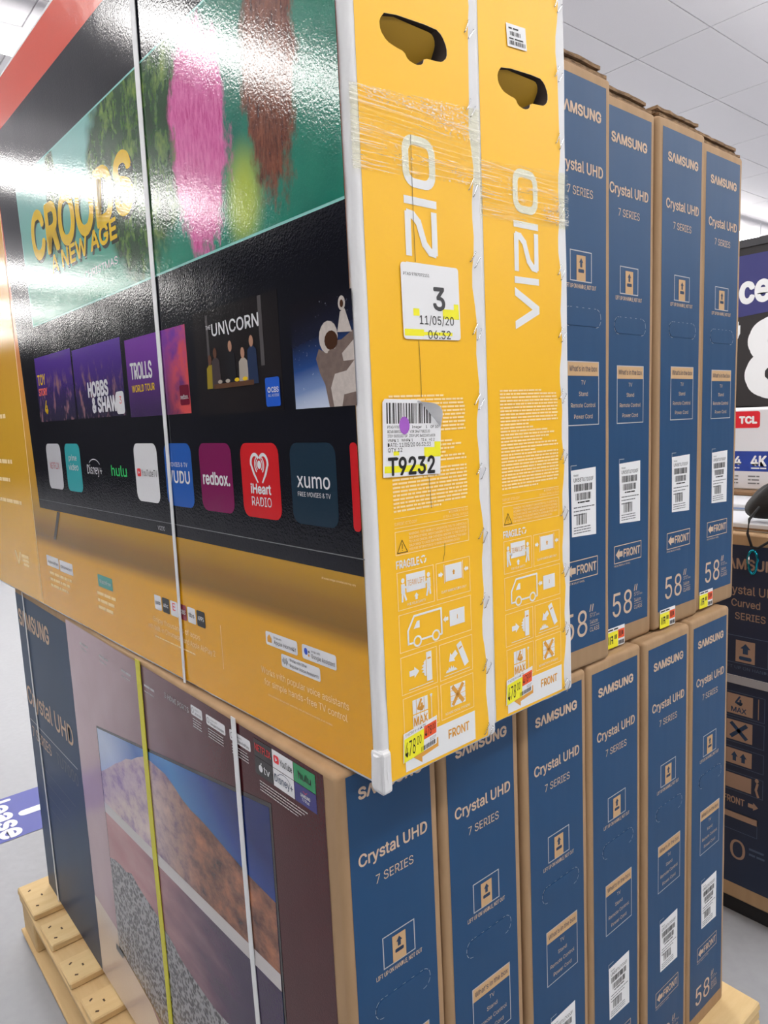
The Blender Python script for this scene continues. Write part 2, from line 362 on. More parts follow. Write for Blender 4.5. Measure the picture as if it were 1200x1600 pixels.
# ------------------------------------------------------------------ blue television cartons
def narrow_parts(parent):
    """all printing on the narrow end of one blue carton; u = y, v = z"""
    out = []
    def B(mb, nm): out.append(mb.build(nm, parent))
    m = MB(); m.rect(0.0125, 0.1440, 0.033, 0.853, 0.0004, NAVY); B(m, 'blue_panel')
    m = MB(); m.text('SΛMSUNG', 0.030, 0.8105, 0.0135, 0.0007, TAN, width=0.100, bold=0.034); B(m, 'brand_lettering')
    m = MB(); m.text('Crystal UHD', 0.025, 0.735, 0.0150, 0.0007, TAN, width=0.110, bold=0.016); m.text('7 SERIES', 0.049, 0.703, 0.0115, 0.0007, TAN, width=0.061, bold=-0.004); B(m, 'series_lettering')
    m = MB(); m.frame(0.054, 0.107, 0.585, 0.628, 0.0015, 0.0007, LTAN); m.rect(0.0695, 0.0915, 0.586, 0.6215, 0.0008, KLIGHT)
    m.arrow(0.0805, 0.6115, 0.013, 0.010, math.pi / 2, 0.0010, NINK); m.rrect(0.0735, 0.0875, 0.5975, 0.6025, 0.0015, 0.0010, NINK)
    m.text('LIFT UP ON HANDLE, NOT OUT', 0.042, 0.5755, 0.0058, 0.0007, TAN, width=0.076, bold=0.012); B(m, 'lift_pictogram')
    m = MB(); P = rpts(0.038, 0.130, 0.522, 0.549, 0.0125, 6); N = len(P)
    m.prism(rpts(0.0395, 0.1285, 0.5235, 0.5475, 0.0115, 6), 0.0002, 0.0011, NAVY)
    for k in range(N):
        if k % 3 != 2:
            a, b = P[k], P[(k + 1) % N]
            if abs(a[0] - b[0]) > 0.03:
                for q in range(9):
                    if q % 2 == 0: m.stroke([(a[0] + (b[0] - a[0]) * q / 9, a[1]), (a[0] + (b[0] - a[0]) * (q + .6) / 9, b[1])], 0.0005, 0.0009, LTAN)
            else: m.stroke([a, b], 0.0006, 0.0009, LTAN)
    B(m, 'handle_flap')
    m = MB(); m.rect(0.046, 0.125, 0.452, 0.473, 0.0007, KLIGHT); m.frame(0.046, 0.125, 0.380, 0.473, 0.0014, 0.0008, LTAN)
    m.text("What's in the box", 0.0855, 0.4585, 0.0080, 0.0010, NINK, width=0.069, align='C')
    for i, s in enumerate(('TV', 'Stand', 'Remote Control', 'Power Cord')): m.text(s, 0.0855, 0.4395 - i * 0.0165, 0.0062, 0.0007, TAN, align='C')
    B(m, 'contents_list')
    m = MB(); m.stroke([(0.054, 0.311), (0.054, 0.322), (0.068, 0.322)], 0.0010, 0.0007, LTAN)
    m.poly([(0.0555, 0.2165), (0.1175, 0.2140), (0.1165, 0.3170), (0.0535, 0.3150)], 0.0009, PAPER)
    m.text('Model', 0.060, 0.306, 0.003, 0.0011, GREYINK); m.text('UN58TU7000F', 0.060, 0.2975, 0.0058, 0.0011, BLACK, width=0.050, bold=-0.006)
    m.barcode(0.061, 0.107, 0.2835, 0.294, 0.0011, BLACK, 3, 46); m.barcode(0.065, 0.105, 0.270, 0.2805, 0.0011, BLACK, 4, 42); m.greek(0.070, 0.102, 0.2655, 0.0021, 0.0011, BLACK, 1, 1)
    for i in range(3): m.greek(0.060, 0.115, 0.2585 - i * 0.0055, 0.0016, 0.0011, GREYINK, 0.95 - 0.2 * i, i)
    m.barcode(0.067, 0.093, 0.233, 0.2495, 0.0011, BLACK, 5, 30)
    for i in range(3): m.greek(0.060, 0.108, 0.2285 - i * 0.004, 0.0014, 0.0011, GREYINK, 0.9, 9 + i)
    B(m, 'barcode_sticker')
    m = MB(); m.frame(0.040, 0.122, 0.150, 0.180, 0.0013, 0.0007, TAN); m.arrow(0.0545, 0.165, 0.020, 0.018, math.pi, 0.0008, TAN); m.text('FRONT', 0.068, 0.1585, 0.0130, 0.0007, TAN, width=0.050, bold=0.02)
    m.text('FRONT DISPLAY PANEL', 0.040, 0.1445, 0.0030, 0.0007, TAN, width=0.048); B(m, 'front_mark')
    m = MB(); m.text('58', 0.036, 0.052, 0.0400, 0.0007, TAN, width=0.058, bold=-0.022); m.stroke([(0.101, 0.087), (0.104, 0.097)], 0.0022, 0.0007, TAN); m.stroke([(0.107, 0.087), (0.110, 0.097)], 0.0022, 0.0007, TAN)
    m.text('57.5"', 0.101, 0.0775, 0.0062, 0.0007, TAN, width=0.016); m.text('DIAG.', 0.118, 0.0775, 0.0028, 0.0007, TAN, width=0.009); m.text('146cm', 0.101, 0.0670, 0.0062, 0.0007, TAN, width=0.021)
    m.rect(0.101, 0.126, 0.0638, 0.0645, 0.0007, TAN); m.text('CLASS', 0.101, 0.0545, 0.0068, 0.0007, TAN, width=0.025); B(m, 'size_mark')
    return out
def tag_parts(parent, u0=0.018, v0=0.0015, wd=0.053, h=0.034, slope=0.0):
    m = MB(); xf = lambda a, b: (u0 + a * wd, v0 + b * h + slope * a)
    m.rect(0, 1, 0, 1, 0.0012, PAPER, xf); m.rect(0.0, 0.62, 0.0, 0.80, 0.0014, YELHI, xf); m.rect(0.62, 0.98, 0.36, 0.82, 0.0014, ORANGE, xf)
    for a, b, c, d in ((0.05, 0.34, 0.87, 0.94), (0.38, 0.62, 0.87, 0.94), (0.09, 0.13, 0.2, 0.6), (0.18, 0.22, 0.2, 0.6), (0.24, 0.32, 0.52, 0.6), (0.24, 0.32, 0.36, 0.42), (0.30, 0.34, 0.2, 0.6), (0.42, 0.47, 0.4, 0.62), (0.50, 0.55, 0.4, 0.62), (0.68, 0.72, 0.45, 0.74), (0.76, 0.80, 0.45, 0.74), (0.84, 0.90, 0.5, 0.72)): m.rect(a, b, c, d, 0.0016, BLACK, xf)
    m.barcode(0.64, 0.96, 0.06, 0.26, 0.0015, BLACK, 8, 22, xf); return m.build('price_tag', parent)
LOWY = [0.0, 0.159, 0.326, 0.488, 0.650, 0.813]
proto = None; proto_parts = None
ordn = ['first', 'second', 'third', 'fourth', 'fifth', 'sixth']
LOWL = ['blue television carton at the near bottom corner, desert picture on its broad side', 'second blue television carton of the bottom row, under the overhanging amber cartons', 'third blue television carton of the bottom row, counted from the near corner', 'fourth blue television carton of the bottom row, counted from the near corner', 'fifth blue television carton of the bottom row, second from the far end', 'last blue television carton at the far end of the bottom row']
def small_carton(y, x, z, label, group, sz=1.0, rz=0.0, first=False, seed=0):
    global proto_parts, proto
    r = thing('television_carton', label, 'carton', (x, y, z), rz, group); r.scale = (1, 1, sz)
    if proto_parts is None:
        c = carton('carton', -S_W, 0, 0, S_D, 0, S_H - 0.001, KRAFT, 0.007, 0.0012, 3, 14, r, 1); proto_parts = [c] + narrow_parts(r)
    else:
        for p in proto_parts: share(p, r)
    return r
lower = []
for k, yk in enumerate(LOWY):
    lower.append(small_carton(yk, [0, 0.002, 0, -0.002, 0.001, -0.002][k], 0.0, LOWL[k], 'blue cartons of the bottom row', 0.9965, 0.0))
for r_, dz in ((lower[0], 0.011), (lower[1], 0.006), (lower[2], 0.002)):
    for p in r_.children:
        if not p.name.startswith('carton'): p.location.z = dz + (0.009 if p.name.startswith('brand') and dz > 0.005 else 0)
UP = [(0.391, 0.0, 1.008, 0.0), (0.550, -0.020, 1.0, 0.0), (0.709, -0.0155, 0.998, 0.0), (0.868, -0.021, 0.988, 0.0)]
UPL = ['tallest blue television carton of the upper row, pressed against the amber carton', 'blue television carton of the upper row set back, second after the amber cartons', 'blue television carton of the upper row, third after the amber cartons', 'last blue television carton of the upper row, before the price sign']
def layer_flap(parent, dx, z, th, y0, y1, x1, seed):
    r = random.Random(seed); m = MB(); N = 10
    pts = [(x1 - 0.6, y0), ] + [(x1 + r.uniform(-0.0012, 0.0012), y0 + (y1 - y0) * k / N) for k in range(N + 1)] + [(x1 - 0.6, y1)]
    top = [(p[0], p[1], z + th + r.uniform(-.0004, .0004)) for p in pts]; bot = [(p[0], p[1], z + r.uniform(0, .0004)) for p in pts]; n = len(pts)
    m.add(bot + top, [tuple(range(n))[::-1], tuple(n + k for k in range(n))] + [(i, (i + 1) % n, n + (i + 1) % n, n + i) for i in range(n)], CORR)
    return m.build('top_flap', parent, fix=True)
upper = []
for k, (yk, xk, sz, rz) in enumerate(UP):
    r = small_carton(yk, xk, 0.8690, UPL[k], 'blue cartons of the upper row', sz, rz); upper.append(r); r.rotation_euler.x = -0.012
    for p in r.children:
        if not p.name.startswith('carton'): p.location.z = 0.0 if p.name.startswith(('blue', 'size')) else -0.008
    layer_flap(r, 0, S_H - 0.002, 0.005, 0.006, 0.150, -0.004, k); layer_flap(r, 0, S_H + 0.003, 0.005, 0.002, 0.142, -0.009, k + 9); layer_flap(r, 0, S_H + 0.008, 0.005, 0.0, 0.136, -0.004, k + 20)
    if k: tag_parts(r, 0.018 if k != 3 else 0.014, 0.0015 if k != 3 else 0.004)  # stays at the carton's lower edge
# ---------------- broad printed side of the near blue carton
l1 = lower[0]
t = new_mat('navy_gloss'); t.base(t.mix(t.noise(5, 3), lin((22, 52, 80)), lin((28, 60, 92)))); t.b.inputs['Roughness'].default_value = 0.42; t.b.inputs['Specular IOR Level'].default_value = 0.35; NAVYG = MATS['navy_gloss']
t = new_mat('mauve_print'); x, y, z = t.xyz(); n = t.noise(3.5, 3)
t.base(t.mix(t.rng(t.m('ADD', x, t.m('MULTIPLY', n, 0.25)), -0.9, -0.1), t.mix(n, lin((196, 172, 178)), lin((166, 136, 148))), lin((70, 18, 24)))); t.film(0.2); MAUVE = MATS['mauve_print']
t = new_mat('picture_sky'); x, y, z = t.xyz()
t.base(t.ramp(t.m('ADD', t.rng(x, -0.95, -0.13), t.m('MULTIPLY', t.m('SUBTRACT', z, 0.68), 1.6)), [(0.0, (176, 190, 220)), (0.3, (70, 110, 176)), (0.62, (66, 130, 190)), (0.9, (22, 60, 140)), (1, (16, 38, 104))])); t.film(0.2); PSKY = MATS['picture_sky']
t = new_mat('picture_rock'); n = t.noise(12, 5, 0.65, (1.6, 1, 2.4)); x, y, z = t.xyz()
t.base(t.mix(t.rng(x, -0.66, -0.36), t.ramp(n, [(0.3, (130, 108, 150)), (0.5, (196, 176, 178)), (0.75, (216, 198, 190))]), t.ramp(n, [(0.3, (58, 34, 34)), (0.5, (128, 84, 66)), (0.7, (176, 112, 80))]))); t.film(0.2); PROCK = MATS['picture_rock']
t = new_mat('picture_lake'); x, y, z = t.xyz(); n = t.noise(6, 3, 0.5, (1, 1, 3))
t.base(t.mix(t.rng(t.m('ADD', x, t.m('MULTIPLY', n, 0.3)), -0.6, -0.1), t.mix(n, lin((192, 150, 154)), lin((160, 100, 102))), lin((58, 42, 74)))); t.film(0.2); PLAKE = MATS['picture_lake']
t = new_mat('picture_pebbles'); vn = t.n('ShaderNodeTexVoronoi'); vn.inputs['Scale'].default_value = 130; t.l(t.coord(), vn.inputs['Vector']); n = t.noise(70, 3, 0.7)
t.base(t.ramp(t.m('MULTIPLY', t.m('ADD', vn.outputs['Distance'], n), 0.62), [(0.3, (50, 50, 54)), (0.52, (84, 82, 86)), (0.7, (150, 148, 152))])); t.film(0.2); PPEB = MATS['picture_pebbles']
FILMD = dict(film=True)
PSHORE = mat('picture_shore', (196, 190, 190), film=True); PGROUND = mat('picture_ground', (206, 192, 184), var=0.06, vscale=5, film=True); BEZEL = mat('picture_bezel', (26, 24, 28), film=True)
m = MB(BRD); m.rect(-1.4540, -1.0110, 0.004, 0.853, 0.0004, NAVYG); m.build('blue_side_panel', l1)
m = MB(BRD)
m.text('SΛMSUNG', -1.440, 0.768, 0.042, 0.0008, TAN, width=0.275, bold=0.022, rise=0.0); m.build('side_brand_lettering', l1)
m = MB(BRD); m.text('Crystal UHD', -1.445, 0.548, 0.048, 0.0008, TAN, width=0.395, bold=0.008); m.rect(-1.445, -1.040, 0.4975, 0.500, 0.0008, LTAN); m.text('7 SERIES', -1.435, 0.452, 0.030, 0.0008, TAN, width=0.175); m.text('TU7000', -1.215, 0.452, 0.030, 0.0008, GREYINK, width=0.17, bold=-0.01)
for i in range(4): m.rect(-1.40, -1.09 - 0.05 * i, 0.385 - i * 0.035, 0.3865 - i * 0.035, 0.0008, GREYINK)
m.build('side_series_lettering', l1)
m = MB(BRD); m.rect(-1.0110, -0.026, 0.004, 0.8625, 0.0004, MAUVE); m.poly([(-1.011, 0.004), (-0.60, 0.004), (-0.66, 0.10), (-0.75, 0.16), (-0.86, 0.19), (-1.011, 0.20)], 0.0006, PGROUND); m.build('mauve_side_panel', l1)
m = MB(BRD)
TV = [(-0.866, 0.150), (-0.152, 0.040), (-0.152, 0.776), (-0.866, 0.660)]
m.poly(TV, 0.0008, BEZEL)
def tvz(u, f):   # height inside the printed screen, f from 0 (bottom) to 1 (top)
    a = (u + 0.862) / 0.704; z0 = 0.157 + (0.050 - 0.157) * a; z1 = 0.656 + (0.768 - 0.656) * a; return z0 + (z1 - z0) * f
us = [-0.862 + 0.704 * k / 22 for k in range(23)]
def band(lo, hi, o, mt):
    L = [(u, lo(u)) for u in us]; H = [(u, hi(u)) for u in us]; m.poly(L + H[::-1], o, mt)
band(lambda u: tvz(u, 0), lambda u: tvz(u, 1), 0.0010, PSKY)
def interp(P, u):
    for (a, b), (c, d) in zip(P[:-1], P[1:]):
        if a <= u <= c: return b + (d - b) * (u - a) / (c - a)
    return P[-1][1]
RID = [(-0.87, 0.555), (-0.72, 0.635), (-0.6, 0.686), (-0.5, 0.684), (-0.44, 0.662), (-0.33, 0.650), (-0.25, 0.637), (-0.15, 0.630)]
band(lambda u: 0.50 + 0.02 * u, lambda u: interp(RID, u) + 0.006 * mnoise.noise(Vector((u * 25, 1, 0))), 0.0012, PROCK)
band(lambda u: tvz(u, 0), lambda u: 0.525 + 0.05 * u, 0.0014, PLAKE)
band(lambda u: 0.508 + 0.04 * u - 0.004, lambda u: 0.531 + 0.045 * u, 0.0016, PSHORE)
band(lambda u: tvz(u, 0), lambda u: min(0.352 + 0.03 * math.sin(u * 9 + 2) + 0.012 * mnoise.noise(Vector((u * 40, 3, 0))), tvz(u, .99)), 0.0016, PPEB)
m.poly([(-0.885, 0.135), (-0.845, 0.135), (-0.835, 0.150), (-0.885, 0.150)], 0.0016, GREYINK)
m.build('printed_screen', l1)
SRED = mat('icon_red', (214, 32, 38), 0.4); SGREEN = mat('app_green', (28, 140, 84), film=True); SNAVY = mat('app_navy', (44, 42, 120), film=True); SBLK = mat('app_black', (20, 18, 20), film=True); SWHT = mat('app_white', (226, 226, 230), film=True); YTRED = mat('video_red', (226, 30, 34), 0.4)
cx = [-0.188, -0.141, -0.0905, -0.042]; cz = [0.797, 0.8225, 0.848]; icons = []
for (i, j, mt) in ((0, 1, SBLK), (1, 1, SWHT), (2, 1, SGREEN), (0, 0, SBLK), (1, 0, SWHT), (2, 0, SNAVY)):
    m = MB(BRD); m.rect(cx[i] + .0006, cx[i + 1] - .0006, cz[j] + .0004, cz[j + 1] - .0004, 0.0008, mt)
    if (i, j) == (0, 1): m.text('NETFLIX', -0.1845, 0.8315, 0.0095, 0.0010, SRED, width=0.040, bold=0.012)
    if (i, j) == (1, 1): m.rrect(-0.137, -0.124, 0.8305, 0.8415, 0.003, 0.0010, YTRED); m.poly([(-0.1325, 0.833), (-0.1275, 0.836), (-0.1325, 0.839)], 0.0012, SWHT); m.text('YouTube', -0.1215, 0.8310, 0.0085, 0.0010, BLACK, width=0.028, bold=0.008)
    if (i, j) == (2, 1): m.text('hulu', -0.0795, 0.8305, 0.0095, 0.0010, BLACK, width=0.027, bold=0.02)
    if (i, j) == (0, 0): m.ell(-0.1725, 0.8085, 0.0050, 0.0050, 0.0010, SWHT); m.ell(-0.171, 0.8152, 0.0010, 0.0022, 0.0010, SWHT, rot=-0.5); m.text('tv', -0.1650, 0.8040, 0.0105, 0.0010, SWHT, width=0.0155)
    if (i, j) == (1, 0): m.text('Disney+', -0.1375, 0.8050, 0.0105, 0.0010, NINK, width=0.043, bold=0.004); m.ring(-0.115, 0.806, 0.018, 0.0145, 0.0008, 0.0010, NINK, 10, 0.5, 2.4)
    if (i, j) == (2, 0): m.text('SAMSUNG', -0.0665, 0.8080, 0.0042, 0.0010, SWHT, align='C', width=0.021, bold=0.012); m.text('TV Plus', -0.0665, 0.8025, 0.0042, 0.0010, SWHT, align='C', width=0.016); m.stroke([(-0.071, 0.816), (-0.0665, 0.814), (-0.062, 0.8165)], 0.0007, 0.0010, SRED)
    m.build('app_icon', l1).location.z = 0.009
for (a, b, s1, s2) in ((-0.381, -0.342, 'WORKS WITH', 'alexa'), (-0.329, -0.269, 'works with', 'Google Assistant'), (-0.256, -0.197, 'Works with', 'Apple AirPlay')):
    m = MB(BRD); m.rrect(a, b, 0.8275, 0.8435, 0.003, 0.0008, SWHT); m.ring(a + 0.0065, 0.8355, 0.0042, 0.0046, 0.0012, 0.0010, GREYINK, 10); m.text(s1, a + 0.014, 0.8370, 0.0030, 0.0010, GREYINK, width=(b - a) * 0.36); m.text(s2, a + 0.014, 0.8305, 0.0042, 0.0010, BLACK, width=(b - a) - 0.018); m.build('badge', l1).location.z = 0.004
    m = MB(BRD)
    for i in range(4): m.greek(a + 0.004, b, 0.825 - i * 0.0042, 0.0016, 0.0008, LTAN, 0.85, i)
    m.build('fine_print', l1)
m = MB(BRD)
m.text('3 HDMI PORTS', -0.482, 0.8300, 0.0085, 0.0008, LTAN, width=0.092, bold=0.004); m.build('ports_lettering', l1)
for u in (-0.57, -0.68, -0.80, -0.92): 
    m = MB(BRD); m.greek(u, u + 0.05, 0.826, 0.004, 0.0008, LTAN, 1, int(-u * 100)); m.greek(u, u + 0.05, 0.816, 0.0022, 0.0008, LTAN, .8, int(-u * 90)); m.build('fine_print', l1)
m = MB(BRD)
for i in range(4): m.greek(-0.178, -0.05, 0.798 - i * 0.0042, 0.0016, 0.0008, LTAN, 0.9 - .06 * i, 40 + i)
m.build('fine_print', l1)
# ------------------------------------------------------------------ amber television cartons
V_H, V_W = 1.128, 1.75
HOLE = [(0.052, 0.8000), (0.122, 0.8045), (0.132, 0.8000), (0.1385, 0.7900), (0.1385, 0.7800), (0.131, 0.7735), (0.122, 0.7720), (0.104, 0.7705), (0.1015, 0.7635), (0.092, 0.7605), (0.080, 0.7625), (0.0755, 0.7690), (0.064, 0.7700), (0.052, 0.7725), (0.044, 0.7800), (0.043, 0.7900)]
FILMTAPE = None
HOLE = [q for a, b in zip(HOLE, HOLE[1:] + HOLE[:1]) for q in ((a[0] * .78 + b[0] * .22, a[1] * .78 + b[1] * .22), (a[0] * .22 + b[0] * .78, a[1] * .22 + b[1] * .78))]
def wavy(v, k): return 0.168 + 0.0035 * math.sin(v * 77 + k) * 0.6 + 0.002 * math.sin(v * 31 + 2 * k)
def legal(m):
    frac = [.72, 1, 1, 1, 1, 1, 1, 1, 1, 1, .47, .55, .82, .93, .83, .72, 1, 1, .58, 1, 1, 1, 1, 1, 1, 1, 1, 1, 1, .62]
    for i, f in enumerate(frac): m.greek(0.033, 0.149, 0.4225 - i * 0.00418, 0.0021, 0.0008, CREAM, f, i + 3)
def amber_ends(r, D, k):
    """printing on the narrow end"""
    m = MB(); N = 60; zs = [0.005 + (V_H - 0.012) * i / N for i in range(N + 1)]
    zs = [z for z in zs if not (0.74 < z < 0.83)] ; lo = [z for z in zs if z < 0.78]; hi = [z for z in zs if z > 0.78]
    L, Rr = 0.011, lambda z: wavy(z, k) - (0.187 - D)
    m.poly([(L, z) for z in lo] + [(L, 0.745)] + [(Rr(0.745), 0.745)] + [(Rr(z), z) for z in lo[::-1]], 0.0004, AMBER)
    m.poly([(L, 0.82)] + [(L, z) for z in hi] + [(Rr(z), z) for z in hi[::-1]] + [(Rr(0.82), 0.82)], 0.0004, AMBER)
    # ring round the hand hole
    c = (0.091, 0.7825)
    out = [(L, 0.82), (L, 0.745), (Rr(0.745), 0.745), (Rr(0.82), 0.82)]
    H = HOLE
    vs = [m.mp(p[0], p[1], 0.0004) for p in H + out]; n = len(H)
    tr = tessellate_polygon([[Vector((p[0], p[1], 0)) for p in out], [Vector((p[0], p[1], 0)) for p in H]])
    order = [n, n + 1, n + 2, n + 3] + list(range(n)); fs = []
    for tt in tr:
        f = tuple(order[q] for q in tt); a, b, d = (Vector(vs[q]) for q in f)
        if (b - a).cross(d - a).x < 0: f = f[::-1]
        fs.append(f)
    m.add(vs, fs, AMBER); m.build('amber_panel', r)
    m = MB()   # the pushed-in handle flap, hinged along the top of the hole
    hp = rpts(0.046, 0.131, 0.765, 0.801, 0.014, 5); vs = []; 
    def bend(u, v): d = 0.803 - v; return (-0.0035 - 0.5 * d, u, 0.803 - 0.80 * d - 0.0005)
    n = len(hp); front = [bend(u, v) for u, v in hp]; back = [(a - 0.003, b, c_) for a, b, c_ in front]
    tr = [tuple(t_) for t_ in tessellate_polygon([[Vector((p[0], p[1], 0)) for p in hp]])]
    m.add(front + back, tr + [tuple(n + q for q in t_[::-1]) for t_ in tr] + [(i, (i + 1) % n, n + (i + 1) % n, n + i) for i in range(n)], OLIVE); m.build('handle_flap', r, fix=True)
    m = MB(); S = 0.0008; T = 0.0092    # brand lettering running up the end
    y0, y1 = 0.066, 0.114
    m.stroke([(y0, 0.5025 + 0.0455), (y1 - 0.004, 0.5225 + 0.001), (y0 + 0.0, 0.5000)][::-1], T, S, WHITE) if False else None
    m.poly([(y0, 0.4985), (y0, 0.5085), (y1 - 0.014, 0.5240), (y0, 0.5395), (y0, 0.5495), (y1, 0.5285), (y1, 0.5195)], S, WHITE)
    m.rect(y0, y1, 0.5545, 0.5625, S, WHITE)
    zc = [(y0 + T / 2, 0.5710), (y0 + T / 2, 0.6115), (y0 + 0.012, 0.6105), (y0 + 0.020, 0.6040), (y1 - 0.020, 0.5830), (y1 - 0.012, 0.5755), (y1 - T / 2, 0.5745), (y1 - T / 2, 0.6150)]
    m.stroke(zc, T * 0.92, S, WHITE)
    m.rect(y0, y1, 0.6210, 0.6290, S, WHITE)
    o_ = rpts(y0, y1, 0.6385, 0.6905, 0.016, 5); i_ = rpts(y0 + T, y1 - T, 0.6385 + T, 0.6905 - T, 0.008, 5); n = len(o_)
    for q in range(n): m.poly([o_[q], o_[(q + 1) % n], i_[(q + 1) % n], i_[q]], S, WHITE)
    m.build('brand_lettering', r)
    m = MB(); legal(m); m.rect(0.033, 0.149, 0.2945, 0.2952, S, CREAM); m.rect(0.033, 0.149, 0.2838, 0.2845, S, CREAM)
    m.text('SUPPORT.VIZIO.COM', 0.033, 0.2870, 0.0032, S, CREAM, width=0.033); m.text('DESIGNED IN THE USA', 0.149, 0.2908, 0.0026, S, CREAM, width=0.032, align='R'); m.text('39 TESLA | IRVINE, CA 92618', 0.149, 0.2862, 0.0026, S, CREAM, width=0.042, align='R')
    m.build('legal_print', r)
    m = MB(); m.frame(0.033, 0.149, 0.2545, 0.2805, 0.0008, S, CREAM)
    for i, s in enumerate(('WARNING: THIS PRODUCT CAN EXPOSE YOU TO CHEMICALS', 'INCLUDING STYRENE, WHICH IS KNOWN TO THE STATE OF CALIFORNIA', 'TO CAUSE CANCER, AND CHEMICALS KNOWN TO THE STATE OF', 'CALIFORNIA TO CAUSE BIRTH DEFECTS OR REPRODUCTIVE HARM.', 'FOR MORE INFORMATION GO TO WWW.P65WARNINGS.CA.GOV')):
        m.text(s, 0.0535, 0.2745 - i * 0.0042, 0.0026, S, CREAM, width=0.092 if i < 4 else 0.080, bold=0.01)
    a, b, c_ = (0.0355, 0.257), (0.0505, 0.257), (0.043, 0.2705); m.stroke([a, b, c_, a], 0.0008, S, BLACK); m.rect(0.0426, 0.0434, 0.2610, 0.2665, S, BLACK); m.rect(0.0426, 0.0434, 0.2587, 0.2597, S, BLACK)
    m.build('warning_print', r)
    m = MB(); W = CREAM; F = WHITE; tk = 0.0008
    m.text('FRAGILE', 0.033, 0.2400, 0.0085, S, F, width=0.034, bold=0.02); 
    for q in range(3):
        a0 = math.radians(90 + 120 * q); m.ring(0.0735, 0.2445, 0.0048, 0.0048, 0.0018, S, F, 5, a0 - 0.75, a0 + 0.75)
    m.frame(0.033, 0.0890, 0.1935, 0.2360, tk, S, W)
    m.rect(0.0465, 0.0755, 0.2120, 0.2320, S, F); m.text('TEAM LIFT', 0.061, 0.2190, 0.0062, 0.0010, ORTXT, width=0.026, align='C')
    for sx in (-1, 1):
        u = 0.061 + sx * 0.0195
        m.ell(u, 0.2260, 0.0026, 0.0028, S, F, 10); m.poly([(u - 0.0028, 0.2225), (u + 0.0028, 0.2225), (u + 0.003, 0.2120), (u - 0.003, 0.2120)], S, F); m.stroke([(u - sx * 0.001, 0.2200), (u - sx * 0.0075, 0.2160)], 0.0022, S, F)
        m.stroke([(u - 0.001, 0.2125), (u - 0.0026 - 0.001 * sx, 0.2030)], 0.0026, S, F); m.stroke([(u + 0.001, 0.2125), (u + 0.0030 - 0.001 * sx, 0.2040)], 0.0026, S, F)
    m.arrow(0.061, 0.2055, 0.0075, 0.007, math.pi / 2, S, F); m.text('FOR YOUR SAFETY', 0.061, 0.1970, 0.0028, S, F, width=0.028, align='C')
    m.frame(0.0925, 0.1490, 0.1935, 0.2360, tk, S, W); m.rect(0.1075, 0.1350, 0.2125, 0.2315, S, F); m.arrow(0.1212, 0.2220, 0.006, 0.005, math.pi / 2, 0.0010, ORTXT); m.rect(0.1055, 0.1062, 0.2110, 0.2330, S, F); m.rect(0.1363, 0.1370, 0.2110, 0.2330, S, F)
    m.arrow(0.1000, 0.2220, 0.0075, 0.007, 0, S, F); m.arrow(0.1425, 0.2220, 0.0075, 0.007, math.pi, S, F); m.text('CLAMP NARROW SIDES ONLY', 0.1212, 0.2000, 0.0028, S, F, width=0.042, align='C')
    m.frame(0.033, 0.1490, 0.1460, 0.1890, tk, S, W)
    m.stroke([(0.046, 0.1530), (0.046, 0.1685), (0.0560, 0.1835), (0.0985, 0.1835), (0.0985, 0.1535), (0.0960, 0.1535)], 0.0024, S, F); m.stroke([(0.0670, 0.1545), (0.0820, 0.1545)], 0.0022, S, F); m.poly([(0.0545, 0.1690), (0.0640, 0.1690), (0.0640, 0.1770), (0.0600, 0.1770)], S, F)
    for u in (0.0600, 0.0890): m.ring(u, 0.1540, 0.0066, 0.0066, 0.0022, S, F, 16)
    m.stroke([(0.046, 0.1535), (0.0535, 0.1535)], 0.0022, S, F)
    m.arrow(0.1055, 0.1690, 0.0085, 0.008, math.pi, S, F); m.rect(0.1120, 0.1375, 0.1585, 0.1775, S, F); m.rect(0.1243, 0.1253, 0.1655, 0.1705, 0.0010, ORTXT)
    m.frame(0.033, 0.0890, 0.0978, 0.1412, tk, S, W); m.rect(0.0720, 0.0805, 0.1040, 0.1380, S, F); m.rrect(0.0735, 0.0790, 0.1295, 0.1315, 0.0009, 0.0010, ORTXT); m.rect(0.0440, 0.0820, 0.1010, 0.1018, S, F); m.arrow(0.0530, 0.1195, 0.015, 0.013, 0, S, F)
    sp = []
    for q in range(11): sp.append((0.0705 - (0.0065 if q % 2 else 0.0025) * math.sin(math.pi * (q + .5) / 11) - 0.0005, 0.1110 + q * 0.0018))
    m.poly([(0.0712, 0.1105)] + sp + [(0.0712, 0.1300)], S, F)
    m.frame(0.0930, 0.1490, 0.0972, 0.1408, tk, S, W); ca, sa = math.cos(0.42), math.sin(0.42)
    tip = lambda a, b: (0.1345 + a * ca - b * sa, 0.1050 + a * sa + b * ca)
    m.poly([tip(*p) for p in [(0, 0), (0.0085, 0), (0.0085, 0.032), (0, 0.032)]], S, F); m.poly([tip(*p) for p in [(0.0015, 0.024), (0.007, 0.024), (0.007, 0.026), (0.0015, 0.026)]], 0.0010, ORTXT)
    m.arrow(0.1150, 0.1215, 0.0160, 0.014, math.radians(215), S, F); m.rect(0.1000, 0.1440, 0.1010, 0.1017, S, F)
    sp = [(0.1030 + q * 0.0018, 0.1050 + (0.0070 if q % 2 else 0.0030) * math.sin(math.pi * (q + .5) / 11)) for q in range(11)]
    m.poly([(0.1025, 0.1045)] + sp + [(0.1230, 0.1045)], S, F)
    m.frame(0.034, 0.0890, 0.0500, 0.0940, tk, S, W)
    for q in range(4): m.rect(0.0480 + q * 0.0061, 0.0534 + q * 0.0061, 0.0715, 0.0880, S, F); m.rect(0.0480 + q * 0.0061, 0.0534 + q * 0.0061, 0.0540, 0.0703, S, F)
